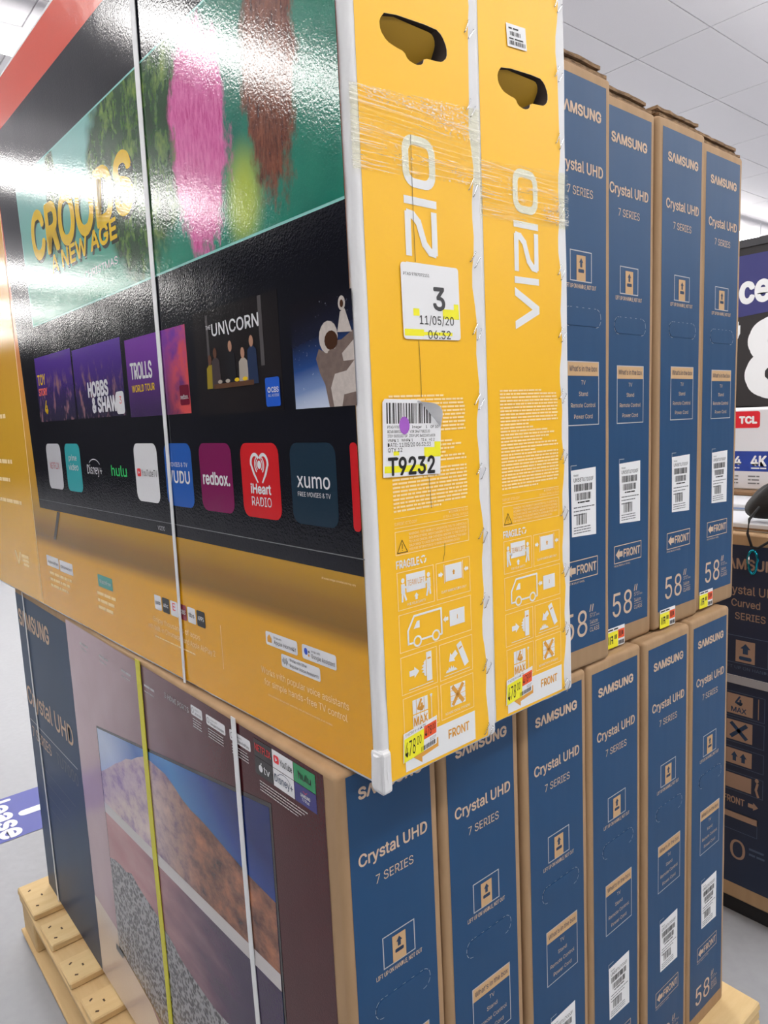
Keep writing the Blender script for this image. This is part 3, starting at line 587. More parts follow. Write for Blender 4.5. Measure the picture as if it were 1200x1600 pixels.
    m.text('4', 0.0600, 0.0735, 0.0125, 0.0010, ORTXT, align='C', bold=0.03); m.text('MAX', 0.0600, 0.0575, 0.0095, 0.0010, ORTXT, align='C', width=0.021, bold=0.02); m.stroke([(0.0775, 0.0560), (0.0775, 0.0860)], 0.0008, S, F); m.arrow(0.0775, 0.0865, 0.004, 0.005, math.pi / 2, S, F); m.arrow(0.0775, 0.0555, 0.004, 0.005, -math.pi / 2, S, F)
    m.frame(0.0930, 0.1490, 0.0498, 0.0932, tk, S, W)
    for q in range(4): m.rect(0.1090, 0.1345, 0.0615 + q * 0.0066, 0.0674 + q * 0.0066, S, F)
    m.stroke([(0.1130, 0.0640), (0.1300, 0.0850)], 0.0050, 0.0010, ORTXT); m.stroke([(0.1130, 0.0850), (0.1300, 0.0640)], 0.0050, 0.0010, ORTXT); m.text('NO HORIZONTAL STACKING', 0.1210, 0.0540, 0.0028, S, F, width=0.042, align='C')
    m.build('handling_pictograms', r)
    m = MB(); m.rect(0.034, 0.1500, 0.0085, 0.0448, S, WHITE); m.text('FRONT', 0.1035, 0.0245, 0.0105, 0.0010, ORTXT, width=0.0355, bold=0.018)
    m.poly([(0.0400, 0.0265), (0.0595, 0.0115), (0.0595, 0.0180), (0.0860, 0.0220), (0.0860, 0.0330), (0.0595, 0.0265)], 0.0010, ORTXT); m.build('front_mark', r)
    m = MB(); ang = 0.10; xf = lambda a, b: (0.0300 + a * 0.0530 + b * 0.002, 0.0205 + b * 0.0335 + a * 0.0060)
    m.rect(0, 1, 0, 1, 0.0014, PAPER, xf); m.rect(0.02, 0.60, 0.0, 0.80, 0.0016, YELHI, xf); m.rect(0.60, 0.98, 0.40, 0.86, 0.0016, ORANGE, xf); m.text('T VIZIO V-6 4K TV', 0.05, 0.86, 0.09, 0.0018, BLACK, width=0.60, xf=xf)
    m.text('478', 0.05, 0.14, 0.52, 0.0018, BLACK, width=0.30, bold=-0.012, xf=xf); m.text('00', 0.39, 0.36, 0.30, 0.0018, BLACK, width=0.13, xf=xf); m.text('478', 0.63, 0.48, 0.30, 0.0018, BLACK, width=0.20, xf=xf); m.text('00', 0.85, 0.58, 0.2, 0.0018, BLACK, width=0.1, xf=xf)
    m.barcode(0.52, 0.97, 0.04, 0.20, 0.0018, BLACK, 4, 30, xf); m.text('5/127', 0.78, 0.24, 0.10, 0.0018, BLACK, width=0.18, xf=xf); m.build('price_tag', r)
    # wire staples in pairs
    sm = MB(); c, s_ = math.cos(0.95), math.sin(0.95)
    sm.tube([(0.0, -0.0070 * c, -0.0080 * s_), (0.0014, -0.0062 * c, -0.0072 * s_), (0.0016, 0.0062 * c, 0.0072 * s_), (0.0, 0.0070 * c, 0.0080 * s_)], 0.0006, STEEL, 6)
    me = sm.mesh('staple')
    for i, z in enumerate((0.0120, 0.0940, 0.1770, 0.2570, 0.3340, 0.4150, 0.4950, 0.5750, 0.6530, 0.7370, 0.8170, 0.898, 0.98, 1.06)):
        for q in range(2):
            o = bpy.data.objects.new('staple', me); COL.objects.link(o); o.parent = r; o.location = (0.0009, 0.1660 + q * 0.0068 - (0.187 - D), z + 0.003 - q * 0.006); o.rotation_euler = (random.uniform(-.12, .12), 0, 0)
def tape_mat():
    global FILMTAPE
    if FILMTAPE: return FILMTAPE
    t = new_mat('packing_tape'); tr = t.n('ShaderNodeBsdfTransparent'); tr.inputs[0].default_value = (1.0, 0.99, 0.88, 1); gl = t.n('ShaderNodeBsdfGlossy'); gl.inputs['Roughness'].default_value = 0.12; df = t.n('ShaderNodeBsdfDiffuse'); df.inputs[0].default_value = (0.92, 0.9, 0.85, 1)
    bp = t.n('ShaderNodeBump'); bp.inputs['Strength'].default_value = 1.0; bp.inputs['Distance'].default_value = 0.003
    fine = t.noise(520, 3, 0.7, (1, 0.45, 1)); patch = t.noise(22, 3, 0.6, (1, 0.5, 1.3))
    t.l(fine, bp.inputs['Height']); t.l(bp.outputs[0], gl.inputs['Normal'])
    # film's sparkle highlights painted as white diffuse flecks and crease lines
    sparkle = t.m('MULTIPLY', t.rng(patch, 0.50, 0.64), t.rng(fine, 0.54, 0.60)); sx_, sy_, sz_ = t.xyz(); crease_sparkle = t.noise(9, 2, 0.5, (1, 0.35, 22)); line = t.m('SUBTRACT', 1.0, t.rng(t.m('ABSOLUTE', t.m('SUBTRACT', crease_sparkle, 0.5)), 0.004, 0.02))
    fac = t.m('MULTIPLY', t.m('MAXIMUM', sparkle, t.m('MULTIPLY', line, 0.55)), 0.85)
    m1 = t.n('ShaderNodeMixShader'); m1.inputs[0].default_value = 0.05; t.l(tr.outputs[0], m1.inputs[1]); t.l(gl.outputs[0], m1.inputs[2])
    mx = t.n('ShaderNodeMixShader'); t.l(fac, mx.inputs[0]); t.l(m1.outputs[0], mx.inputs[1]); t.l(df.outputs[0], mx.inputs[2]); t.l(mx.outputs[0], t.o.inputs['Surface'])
    FILMTAPE = MATS['packing_tape']; return FILMTAPE
def tape(r, u0, u1, zl0, zl1, zr0, zr1, seed):
    m = MB(); rg = random.Random(seed); rid = [(rg.uniform(0.1, 0.9), rg.uniform(-0.12, 0.12), rg.uniform(0.0012, 0.0024)) for _ in range(7)]
    def fn(a, b):
        z0 = zl0 + (zr0 - zl0) * a; z1 = zl1 + (zr1 - zl1) * a; z = z0 + (z1 - z0) * b; u = u0 + (u1 - u0) * a
        rip = 0.0008 * max(0, mnoise.noise(Vector((u * 60, z * 90, seed + 5)))) * (1 + 4 * max(0, a - 0.75))
        for c, sl, h in rid: rip += h * math.exp(-((b - c - sl * a - 0.02 * math.sin(a * 9 + c * 20)) / 0.016) ** 2) * (0.35 + 0.65 * max(0, math.sin(a * 5 + c * 30)))
        return (0.0018 + rip, u, z)
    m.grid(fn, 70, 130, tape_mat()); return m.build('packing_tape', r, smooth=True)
V1 = dict(loc=(0.0612, 0.0188, S_H - 0.003), rz=0.0219, D=0.191); V2 = dict(loc=(0.0445, 0.2115, S_H + 0.001), rz=0.0085, D=0.178)
v1 = thing('television_carton', 'large amber and white television carton nearest the camera, wrapped in glossy film', 'carton', V1['loc'], V1['rz'], 'amber cartons on top')
carton('carton', -V_W, 0, 0, V1['D'], 0, V_H, WCART, 0.006, 0.0022, 4, 26, v1, 2, HOLE)
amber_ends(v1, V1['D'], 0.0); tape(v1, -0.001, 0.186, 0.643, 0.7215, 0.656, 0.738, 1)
v2 = thing('television_carton', 'amber and white television carton behind the front one, with small sticker above handle', 'carton', V2['loc'], V2['rz'], 'amber cartons on top')
carton('carton', -V_W, 0, 0, V2['D'], 0, V_H, WCART, 0.006, 0.0022, 4, 26, v2, 5, HOLE)
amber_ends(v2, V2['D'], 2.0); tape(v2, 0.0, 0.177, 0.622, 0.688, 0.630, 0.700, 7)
# stickers on the front amber carton
def rot2(u0, v0, a): c, s = math.cos(a), math.sin(a); return lambda x, y: (u0 + x * c - y * s, v0 + x * s + y * c)
xf = rot2(0.0575, 0.4830, 0.012); m = MB()
m.rrect(0, 0.0875, 0, 0.0785, 0.004, 0.0016, PAPER, xf); m.text('PTAG 9787072151', 0.0035, 0.0655, 0.0030, 0.0018, BLACK, width=0.038, xf=xf, bold=-0.01); m.text('3', 0.0465, 0.0320, 0.0230, 0.0018, mat('dark_grey_ink', (66, 66, 70), 0.55), width=0.0170, xf=xf, bold=0.02)
m.rect(0.060, 0.0860, 0.0225, 0.0330, 0.0017, YELHI, xf); m.rect(0.078, 0.0855, 0.0330, 0.0390, 0.0017, YELHI, xf); m.rect(0.0155, 0.0245, 0.0245, 0.0320, 0.0017, YELHI, xf); m.rect(0.0015, 0.0300, 0.0035, 0.0105, 0.0017, YELHI, xf); m.rect(0.030, 0.074, 0.0045, 0.0080, 0.0017, YELHI, xf)
m.text('11/05/20', 0.0240, 0.0160, 0.0090, 0.0019, BLACK, width=0.0530, xf=xf); m.text('06:32', 0.0360, 0.0010, 0.0088, 0.0019, BLACK, width=0.0350, xf=xf); m.build('date_sticker', v1)
xf = rot2(0.0195, 0.3400, -0.035); m = MB(); SW, SHh = 0.0850, 0.0815
m.poly([(0, 0), (SW, 0), (SW + 0.0015, 0.052), (0.078, 0.062), (0.064, 0.0765), (0.052, SHh), (0.004, SHh), (0.001, 0.078)], 0.0018, PAPER, xf)
vs = []; N = 8     # curled corner
for i in range(N + 1):
    a = i / N; e0 = Vector((0.052, SHh)).lerp(Vector((SW + 0.0015, 0.052)), a)
    mid = e0 + Vector((0.010, 0.0095)) * math.sin(math.pi * a) * 0.9
    p, q = xf(e0.x, e0.y), xf(mid.x, mid.y); vs += [(0.0018, p[0], p[1]), (0.0018 + 0.010 * math.sin(math.pi * a), q[0] - 0.002, q[1] - 0.002)]
m.add(vs, [(2 * i, 2 * i + 2, 2 * i + 3, 2 * i + 1) for i in range(N)], PAPER)
m.barcode(0.006, 0.072, 0.056, 0.0775, 0.0020, BLACK, 11, 64, xf)
m.text('PTAG 9787072151', 0.0070, 0.0510, 0.0028, 0.0021, BLACK, width=0.030, xf=xf); m.text('Imager     1    OF 10', 0.0420, 0.0510, 0.0028, 0.0021, BLACK, width=0.040, xf=xf); m.text('RCVR 888136 LR 1   VOR SR4770823.IO', 0.0070, 0.0462, 0.0028, 0.0021, BLACK, width=0.062, xf=xf); m.text('ITEM 583010271P   ITEM UPC 845226016838', 0.0070, 0.0416, 0.0028, 0.0021, BLACK, width=0.070, xf=xf); m.text('VNPK 1   WHPK 1          TI 6   HI 2', 0.0070, 0.0370, 0.0028, 0.0021, BLACK, width=0.069, xf=xf)
m.text('DATE: 11/05/20 06:32:33', 0.0070, 0.0315, 0.0042, 0.0021, BLACK, width=0.0630, xf=xf); m.text('QTY 12', 0.0070, 0.0262, 0.0042, 0.0021, BLACK, width=0.0205, xf=xf)
m.rect(0.060, 0.0855, 0.0195, 0.030, 0.00195, YELHI, xf); m.rect(0.076, 0.0855, 0.0300, 0.0360, 0.00195, YELHI, xf); m.rect(0.015, 0.0230, 0.0225, 0.0270, 0.00195, YELHI, xf); m.rect(0.002, 0.064, 0.0045, 0.0115, 0.00195, YELHI, xf)
m.text('T9232', 0.0075, 0.0020, 0.0180, 0.0021, BLACK, width=0.0680, bold=0.022, xf=xf); m.rect(0.0070, 0.0215, 0.0180, 0.0202, 0.0022, BLACK, xf)
c = xf(0.0310, 0.0540); m.ell(c[0], c[1], 0.0075, 0.0095, 0.0023, PURPLE, 14); m.build('receiving_sticker', v1)
m = MB(); xf = rot2(0.0615, 0.8240, 0.09); m.rect(0, 0.036, 0, 0.0250, 0.0014, PAPER, xf); m.barcode(0.006, 0.026, 0.0125, 0.017, 0.0016, BLACK, 2, 26, xf); m.barcode(0.004, 0.034, 0.0025, 0.0070, 0.0016, BLACK, 6, 40, xf); m.rect(0.004, 0.012, 0.0085, 0.0100, 0.0016, BLACK, xf); m.rect(0.014, 0.030, 0.0085, 0.0100, 0.0016, BLACK, xf); m.rect(0.004, 0.010, 0.0195, 0.0212, 0.0016, BLACK, xf); m.rect(0.012, 0.022, 0.0195, 0.0212, 0.0016, BLACK, xf)
m.v = [v for v in m.v]; m.build('serial_sticker', v2)
m = MB(); P = [(0.0790, 0.690), (0.0785, 0.60), (0.0790, 0.5635)]; Q = [(0.0795, 0.4815), (0.0805, 0.445), (0.0800, 0.422)]; Q2 = [(0.0870, 0.335), (0.0890, 0.300)]; Q3 = [(0.1080, 0.257), (0.1075, 0.247), (0.1040, 0.237)]
for L in (P, Q, Q2, Q3): m.stroke(L, 0.0006, 0.0012, BLACK)
m.build('seam_crease', v1)
# ---------------- broad printed side of the front amber carton
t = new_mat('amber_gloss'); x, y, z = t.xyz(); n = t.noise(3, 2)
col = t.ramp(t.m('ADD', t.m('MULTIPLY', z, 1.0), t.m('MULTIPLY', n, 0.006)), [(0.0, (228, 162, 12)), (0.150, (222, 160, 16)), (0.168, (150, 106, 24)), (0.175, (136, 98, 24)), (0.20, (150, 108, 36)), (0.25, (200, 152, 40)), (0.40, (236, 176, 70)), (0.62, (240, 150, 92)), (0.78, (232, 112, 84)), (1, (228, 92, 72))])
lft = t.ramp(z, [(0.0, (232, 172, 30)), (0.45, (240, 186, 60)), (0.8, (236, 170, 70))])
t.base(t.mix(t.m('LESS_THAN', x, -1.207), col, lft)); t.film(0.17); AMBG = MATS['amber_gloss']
t = new_mat('screen_black'); t.base(lin((16, 17, 26))); t.film(0.15); SCR = MATS['screen_black']
t = new_mat('jungle_picture'); x, y, z = t.xyz(); n1 = t.noise(22, 5, 0.7, (1.4, 1, 0.8)); n2 = t.noise(7, 3); n3 = t.noise(70, 4, 0.7, (2.2, 1, 0.6))
sky = t.mix(t.rng(z, 0.62, 0.9), lin((36, 150, 120)), lin((140, 196, 190))); deep = t.mix(n2, lin((16, 78, 74)), lin((40, 150, 122)))
bg = t.mix(t.rng(x, -0.55, -0.2), sky, deep)
leaf = t.ramp(n1, [(0.28, (14, 30, 22)), (0.5, (44, 84, 44)), (0.66, (120, 150, 70)), (0.8, (176, 176, 70))])
def blob(cx, cz, rx, rz, a=0.85, b=1.1, nz=None, k=0.5):
    dx = t.m('DIVIDE', t.m('SUBTRACT', x, cx), rx); dz = t.m('DIVIDE', t.m('SUBTRACT', z, cz), rz)
    d = t.m('SQRT', t.m('ADD', t.m('MULTIPLY', dx, dx), t.m('MULTIPLY', dz, dz))); d = t.m('ADD', d, t.m('MULTIPLY', t.m('SUBTRACT', nz or n1, 0.5), k)); return t.m('SUBTRACT', 1.0, t.rng(d, a, b))
c = t.mix(blob(-0.50, 0.80, 0.19, 0.20, 0.7, 1.0, n2, 1.3), bg, leaf)
c = t.mix(blob(-0.86, 0.82, 0.035, 0.11, 0.8, 1.1, n1, 1.0), c, leaf)
c = t.mix(blob(-0.20, 0.665, 0.04, 0.055, 0.3, 1.4, n2, 0.3), c, lin((170, 190, 70)))
c = t.mix(blob(-0.300, 0.76, 0.075, 0.150, 0.80, 1.05, n1, 1.1), c, t.ramp(n3, [(0.3, (190, 60, 130)), (0.6, (226, 120, 180))]))
c = t.mix(blob(-0.135, 0.79, 0.058, 0.150, 0.75, 1.05, n1, 1.1), c, t.ramp(n3, [(0.3, (58, 26, 24)), (0.6, (134, 78, 56))]))
t.base(c); t.film(0.16); JUNG = MATS['jungle_picture']
CRY = mat('title_yellow', (236, 196, 40), film=True); CRD = mat('title_shadow', (52, 58, 40), film=True); TRIM = mat('picture_edge', (150, 214, 206), film=True)
m = MB(BRD); Wp = V_W - 0.012
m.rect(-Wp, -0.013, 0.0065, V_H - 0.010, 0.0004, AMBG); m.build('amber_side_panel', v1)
m = MB(BRD); m.poly([(-1.209, 0.005), (-1.2055, 0.005), (-1.2055, 0.90), (-1.209, 0.90)], 0.0007, CREAM)
m.greek(-1.56, -1.30, 0.440, 0.010, 0.0007, CREAM, .8, 2); m.greek(-1.60, -1.31, 0.330, 0.010, 0.0007, CREAM, .9, 3); m.greek(-1.60, -1.28, 0.232, 0.009, 0.0007, CREAM, .95, 4); m.greek(-1.60, -1.32, 0.285, 0.009, 0.0007, CREAM, .8, 5)
m.text('V', -1.405, 0.080, 0.030, 0.0007, CREAM, width=0.05, bold=0.03); 
for i, s in enumerate(('SERIES', 'SERIES', 'SERIES')): pass
m.rect(-1.350, -1.290, 0.0995, 0.1080, 0.0007, CREAM); m.rect(-1.345, -1.290, 0.0900, 0.0965, 0.0007, CREAM); m.rect(-1.338, -1.290, 0.0800, 0.0865, 0.0007, CREAM); m.build('side_panel_print', v1)
m = MB(BRD); m.poly([(-1.150, 0.236), (-0.013, 0.236), (-0.013, 1.030), (-1.212, 1.030)], 0.0008, SCR); m.rect(-1.147, -0.010, 0.2545, 0.2557, 0.0010, GREYINK)
m.text('VIZIO', -0.525, 0.2415, 0.0065, 0.0012, LTAN, width=0.026); m.poly([(-1.030, 0.2345), (-1.012, 0.2345), (-1.058, 0.172), (-1.074, 0.172)], 0.0010, mat('printed_foot', (70, 62, 52), film=True)); m.build('printed_screen', v1)
m = MB(BRD); m.poly([(-1.060, 0.618), (-0.013, 0.618), (-0.013, 0.906), (-1.078, 0.906)], 0.0010, TRIM); m.poly([(-1.056, 0.621), (-0.013, 0.621), (-0.013, 0.903), (-1.074, 0.903)], 0.0012, JUNG)
for (s, u, wd, v, cap, rise) in (('CROODS', -1.000, 0.490, 0.742, 0.082, -0.03), ('A NEW AGE', -0.900, 0.318, 0.700, 0.029, 0.0)):
    m.text(s, u + 0.006, v - 0.006, cap, 0.0013, CRD, width=wd, bold=0.03, rise=rise); m.text(s, u, v, cap, 0.0014, CRY, width=wd, bold=0.028, rise=rise)
m.text('CHRISTMAS', -0.735, 0.661, 0.0115, 0.0014, SWHT, width=0.148, bold=0.015); m.build('film_banner', v1)
t = new_mat('night_crowd_picture'); x, y, z = t.xyz(); n = t.noise(26, 4, 0.6, (1.5, 1, 0.8))
t.base(t.mix(t.m('MULTIPLY', t.rng(n, 0.5, 0.68), t.m('SUBTRACT', 1.0, t.rng(z, 0.49, 0.53))), t.mix(t.rng(z, 0.42, 0.56), lin((44, 40, 66)), lin((84, 46, 150))), lin((150, 110, 116)))); t.film(0.16); NIGHT = MATS['night_crowd_picture']
t = new_mat('violet_picture'); x, y, z = t.xyz(); n = t.noise(18, 4)
t.base(t.mix(t.m('MULTIPLY', t.rng(x, -0.47, -0.40), t.rng(n, 0.3, 0.6)), t.mix(t.rng(z, 0.42, 0.54), lin((66, 46, 90)), lin((120, 60, 160))), lin((214, 84, 84)))); t.film(0.16); VIOL = MATS['violet_picture']
t = new_mat('dim_room_picture'); n = t.noise(14, 4); t.base(t.mix(n, lin((16, 16, 22)), lin((40, 34, 34)))); t.film(0.16); DIMR = MATS['dim_room_picture']
t = new_mat('space_picture'); x, y, z = t.xyz(); n = t.noise(200, 2, 0.8)
t.base(t.mix(t.rng(n, 0.68, 0.78), t.ramp(t.rng(t.m('ADD', z, t.m('MULTIPLY', x, -0.15)), 0.42, 0.545), [(0, (196, 206, 226)), (0.14, (120, 142, 186)), (0.4, (40, 72, 132)), (0.75, (26, 30, 52)), (1, (20, 18, 26))]), lin((190, 200, 215)))); t.film(0.16); SPACE = MATS['space_picture']
m = MB(BRD); m.rect(-1.075, -0.850, 0.424, 0.556, 0.0010, NIGHT); m.rect(-0.842, -0.610, 0.424, 0.550, 0.0010, NIGHT)
m.text('TOY', -1.065, 0.500, 0.020, 0.0012, CRY, width=0.05, bold=0.02); m.text('STORY', -1.065, 0.478, 0.014, 0.0012, ORANGE, width=0.055, bold=0.02); m.text('4', -1.035, 0.440, 0.026, 0.0012, CRY, width=0.018, bold=0.02)
m.text('HOBBS', -0.775, 0.462, 0.024, 0.0012, SWHT, width=0.095, bold=0.035); m.text('& SHAW', -0.760, 0.434, 0.024, 0.0012, SWHT, width=0.115, bold=0.035); m.rrect(-0.648, -0.614, 0.427, 0.464, 0.006, 0.0012, SWHT); m.text('3', -0.634, 0.444, 0.012, 0.0014, SRED, width=0.010)
m.build('film_tile', v1)
m = MB(BRD); m.rect(-0.592, -0.378, 0.420, 0.542, 0.0010, VIOL); m.text('TROLLS', -0.577, 0.480, 0.024, 0.0012, SWHT, width=0.080, bold=0.02, rise=-0.02); m.text('WORLD TOUR', -0.577, 0.459, 0.0105, 0.0012, CRY, width=0.085, bold=0.012); m.rrect(-0.409, -0.380, 0.432, 0.460, 0.003, 0.0012, mat('maroon_icon', (112, 22, 48), film=True)); m.text('redbox.', -0.407, 0.4405, 0.0062, 0.0014, SWHT, width=0.024); m.build('film_tile', v1)
m = MB(BRD); m.rect(-0.353, -0.144, 0.416, 0.552, 0.0010, DIMR); 
PST = mat('dim_post', (84, 80, 82), film=True); m.rect(-0.318, -0.312, 0.47, 0.545, 0.0011, PST); m.rect(-0.187, -0.179, 0.47, 0.551, 0.0011, PST)
TABLE = mat('printed_table', (92, 62, 44), film=True); SKA = mat('printed_skin_deep', (96, 64, 50), film=True); SKB = mat('printed_skin', (178, 134, 112), film=True); CL = [mat('printed_cloth_a', (150, 130, 40), film=True), mat('printed_cloth_b', (70, 60, 62), film=True), mat('printed_cloth_c', (34, 34, 38), film=True), mat('printed_cloth_d', (170, 160, 150), film=True), mat('printed_cloth_e', (40, 54, 84), film=True)]
for i, (u, zh, sk) in enumerate(((-0.313, 0.487, SKA), (-0.298, 0.495, SKA), (-0.258, 0.500, SKB), (-0.228, 0.489, SKB), (-0.206, 0.501, SKB))):
    m.poly([(u - 0.012, 0.450), (u + 0.012, 0.450), (u + 0.010, zh - 0.010), (u + 0.004, zh - 0.006), (u - 0.004, zh - 0.006), (u - 0.010, zh - 0.010)], 0.0012 + i * .0001, CL[i]); m.ell(u, zh, 0.0048, 0.0070, 0.0013 + i * .0001, sk, 12)
m.rect(-0.305, -0.205, 0.449, 0.455, 0.0018, TABLE)
for u in (-0.288, -0.268, -0.245, -0.225): m.ell(u, 0.4575, 0.006, 0.0025, 0.0019, CL[3] if u < -0.25 else CRY, 10)
m.text('THE', -0.318, 0.5265, 0.0050, 0.0012, SWHT, width=0.013); m.text('UN\\CORN', -0.302, 0.5170, 0.0150, 0.0012, SWHT, width=0.115, bold=0.012); BLU = mat('app_blue', (38, 92, 200), film=True); m.rrect(-0.180, -0.149, 0.421, 0.455, 0.003, 0.0020, BLU); m.ring(-0.172, 0.4405, 0.0034, 0.0034, 0.0014, 0.0022, SWHT, 10); m.text('CBS', -0.167, 0.4375, 0.0060, 0.0022, SWHT, width=0.0155, bold=0.015); m.text('ALL ACCESS', -0.1745, 0.4325, 0.0030, 0.0022, SWHT, width=0.023); m.build('show_tile', v1)
m = MB(BRD); m.rect(-0.120, -0.010, 0.416, 0.532, 0.0010, SPACE)
SU = mat('printed_suit', (196, 186, 180), var=0.25, vscale=160, film=True); SU2 = mat('printed_suit_shade', (120, 104, 98), var=0.3, vscale=120, film=True); VIS = mat('printed_visor', (70, 44, 30), film=True)
m.poly([(-0.056, 0.416), (-0.062, 0.440), (-0.070, 0.452), (-0.076, 0.468), (-0.070, 0.478), (-0.060, 0.474), (-0.052, 0.484), (-0.030, 0.484), (-0.010, 0.492), (-0.010, 0.416)], 0.0011, SU2); m.poly([(-0.048, 0.416), (-0.052, 0.436), (-0.044, 0.450), (-0.024, 0.452), (-0.010, 0.462), (-0.010, 0.430), (-0.030, 0.428), (-0.034, 0.416)], 0.0012, SU)
m.poly([(-0.030, 0.470), (-0.010, 0.482), (-0.010, 0.462), (-0.028, 0.462)], 0.0013, SU); m.ell(-0.052, 0.4885, 0.0165, 0.0170, 0.0013, SU, 16); m.ell(-0.0475, 0.4850, 0.0115, 0.0100, 0.0014, VIS, 14); m.ell(-0.0450, 0.4720, 0.0100, 0.0040, 0.0014, SU2, 10)
m.poly([(-0.036, 0.492), (-0.030, 0.512), (-0.022, 0.514), (-0.012, 0.490)], 0.0012, SU); m.ell(-0.0265, 0.5200, 0.0060, 0.0075, 0.0014, SU, 12); m.ell(-0.0265, 0.5195, 0.0030, 0.0040, 0.0015, VIS, 10); m.build('show_tile', v1)
m = MB(BRD); z0, z1, rr, o1, o2 = 0.284, 0.378, 0.014, 0.0010, 0.0012
tiles = [(-1.060, -0.967, mat('faded_white_icon', (206, 206, 212), film=True)), (-0.9405, -0.8535, mat('teal_icon', (60, 170, 176), film=True)), (-0.595, -0.506, SWHT), (-0.4795, -0.3905, mat('blue_icon', (40, 92, 176), film=True)), (-0.366, -0.276, mat('plum_icon', (124, 28, 84), film=True)), (-0.252, -0.163, mat('red_icon', (206, 36, 42), film=True)), (-0.139, -0.051, mat('slate_icon', (30, 50, 66), film=True))]
FR = mat('faded_red', (190, 96, 100), film=True); LG = mat('lime_green', (60, 200, 110), film=True)
def icon(k):
    global m
    m = MB(BRD)
    if k is not None: m.rrect(tiles[k][0], tiles[k][1], z0, z1, rr, o1, tiles[k][2])
def done(): m.build('app_icon', v1)
icon(0); m.text('NETFLIX', -1.0135, 0.326, 0.013, o2, FR, width=0.060, align='C'); done()
icon(1); m.text('prime', -0.897, 0.345, 0.011, o2, SWHT, width=0.045, align='C'); m.text('video', -0.897, 0.326, 0.013, o2, SWHT, width=0.055, align='C'); done()
icon(None); m.text('Disney+', -0.7830, 0.322, 0.017, o2, SWHT, width=0.075, align='C'); m.ring(-0.782, 0.332, 0.032, 0.018, 0.0014, o2, SWHT, 10, 0.5, 2.5); done()
icon(None); m.text('hulu', -0.6655, 0.322, 0.018, o2, LG, width=0.068, align='C', bold=0.012); done()
icon(2); m.rrect(-0.587, -0.572, 0.3245, 0.3375, 0.003, o2, YTRED); m.poly([(-0.582, 0.328), (-0.576, 0.331), (-0.582, 0.334)], 0.0014, SWHT); m.text('YouTubeTV', -0.570, 0.3255, 0.0105, o2, BLACK, width=0.060); done()
icon(3); m.text('MOVIES & TV', -0.435, 0.3435, 0.0062, o2, SWHT, width=0.062, align='C'); m.text('VUDU', -0.435, 0.3195, 0.0175, o2, SWHT, width=0.070, align='C', bold=0.015); done()
icon(4); m.text('redbox.', -0.321, 0.3215, 0.0165, o2, SWHT, width=0.074, align='C', bold=0.02); done()
icon(5); m.text('iHeart', -0.2075, 0.3150, 0.0115, o2, SWHT, width=0.046, align='C', bold=0.03); m.text('RADIO', -0.2075, 0.2990, 0.0115, o2, SWHT, width=0.046, align='C')
HC = -0.2075
for sx in (-1, 1):
    m.ring(HC + sx * 0.0098, 0.3530, 0.0118, 0.0128, 0.0042, o2, SWHT, 14, -0.25 if sx > 0 else 0.55, 2.6 if sx > 0 else 3.4)
    m.poly([(HC + sx * 0.0212, 0.3510), (HC + sx * 0.0172, 0.3510), (HC + sx * 0.0115, 0.3400), (HC + sx * 0.0040, 0.3290), (HC + sx * 0.0062, 0.3280), (HC + sx * 0.0155, 0.3390)], o2, SWHT)
    m.ring(HC, 0.3510, 0.0115, 0.0125, 0.0020, o2, SWHT, 8, -0.9 if sx > 0 else 2.24, 0.9 if sx > 0 else 4.04); m.ring(HC, 0.3510, 0.0080, 0.0088, 0.0016, o2, SWHT, 8, -0.9 if sx > 0 else 2.24, 0.9 if sx > 0 else 4.04)
m.ell(HC, 0.3510, 0.0046, 0.0052, o2, SWHT, 12); done()
icon(6); m.text('xumo', -0.0950, 0.3270, 0.0170, o2, SWHT, width=0.063, align='C', bold=0.006); m.text('FREE MOVIES & TV', -0.0950, 0.3165, 0.0052, o2, SWHT, width=0.063, align='C'); done()
m = MB(BRD); m.rrect(-0.026, -0.0135, z0, z1, 0.005, o1, tiles[5][2]); done()
o1, o2 = 0.0008, 0.0010
def badge(a, b, z0, z1, s1, s2, ic):
    m = MB(BRD); m.rrect(a, b, z0, z1, 0.003, o1, SWHT); u = a + 0.009; zc = (z0 + z1) / 2
    if ic == 'home': m.poly([(u - .005, zc - .005), (u + .005, zc - .005), (u + .005, zc + .001), (u, zc + .006), (u - .005, zc + .001)], o2, ORTXT)
    elif ic == 'dots': m.ell(u - .001, zc + .001, .0038, .0045, o2, mat('dot_blue', (40, 80, 190), 0.5), 10); m.ell(u + .0055, zc + .0015, .0014, .0016, o2, BLACK, 8); m.ell(u + .0048, zc - .003, .0016, .0018, o2, ORTXT, 8)
    else:
        for q in range(5): m.rect(u - .006 + q * .0026, u - .0046 + q * .0026, zc - (.002, .0045, .003, .005, .002)[q], zc + (.002, .0045, .003, .005, .002)[q], o2, GREYINK)
    m.text(s1, a + 0.019, zc + 0.0022, 0.0030 if ic != 'wave' else 0.0042, o2, BLACK, width=(0.018 if ic != 'wave' else (b - a) * 0.45)); m.text(s2, a + 0.019, zc - 0.0050, 0.0052 if ic != 'wave' else 0.0042, o2, BLACK, width=(b - a) - 0.022); m.build('badge', v1)
badge(-0.221, -0.149, 0.1185, 0.1365, 'Works with', 'Apple HomeKit', 'home'); badge(-0.139, -0.071, 0.1185, 0.1365, 'works with', 'Google Assistant', 'dots'); badge(-0.187, -0.104, 0.0965, 0.1135, 'Works with Other', 'Popular Voice Assistants', 'wave')
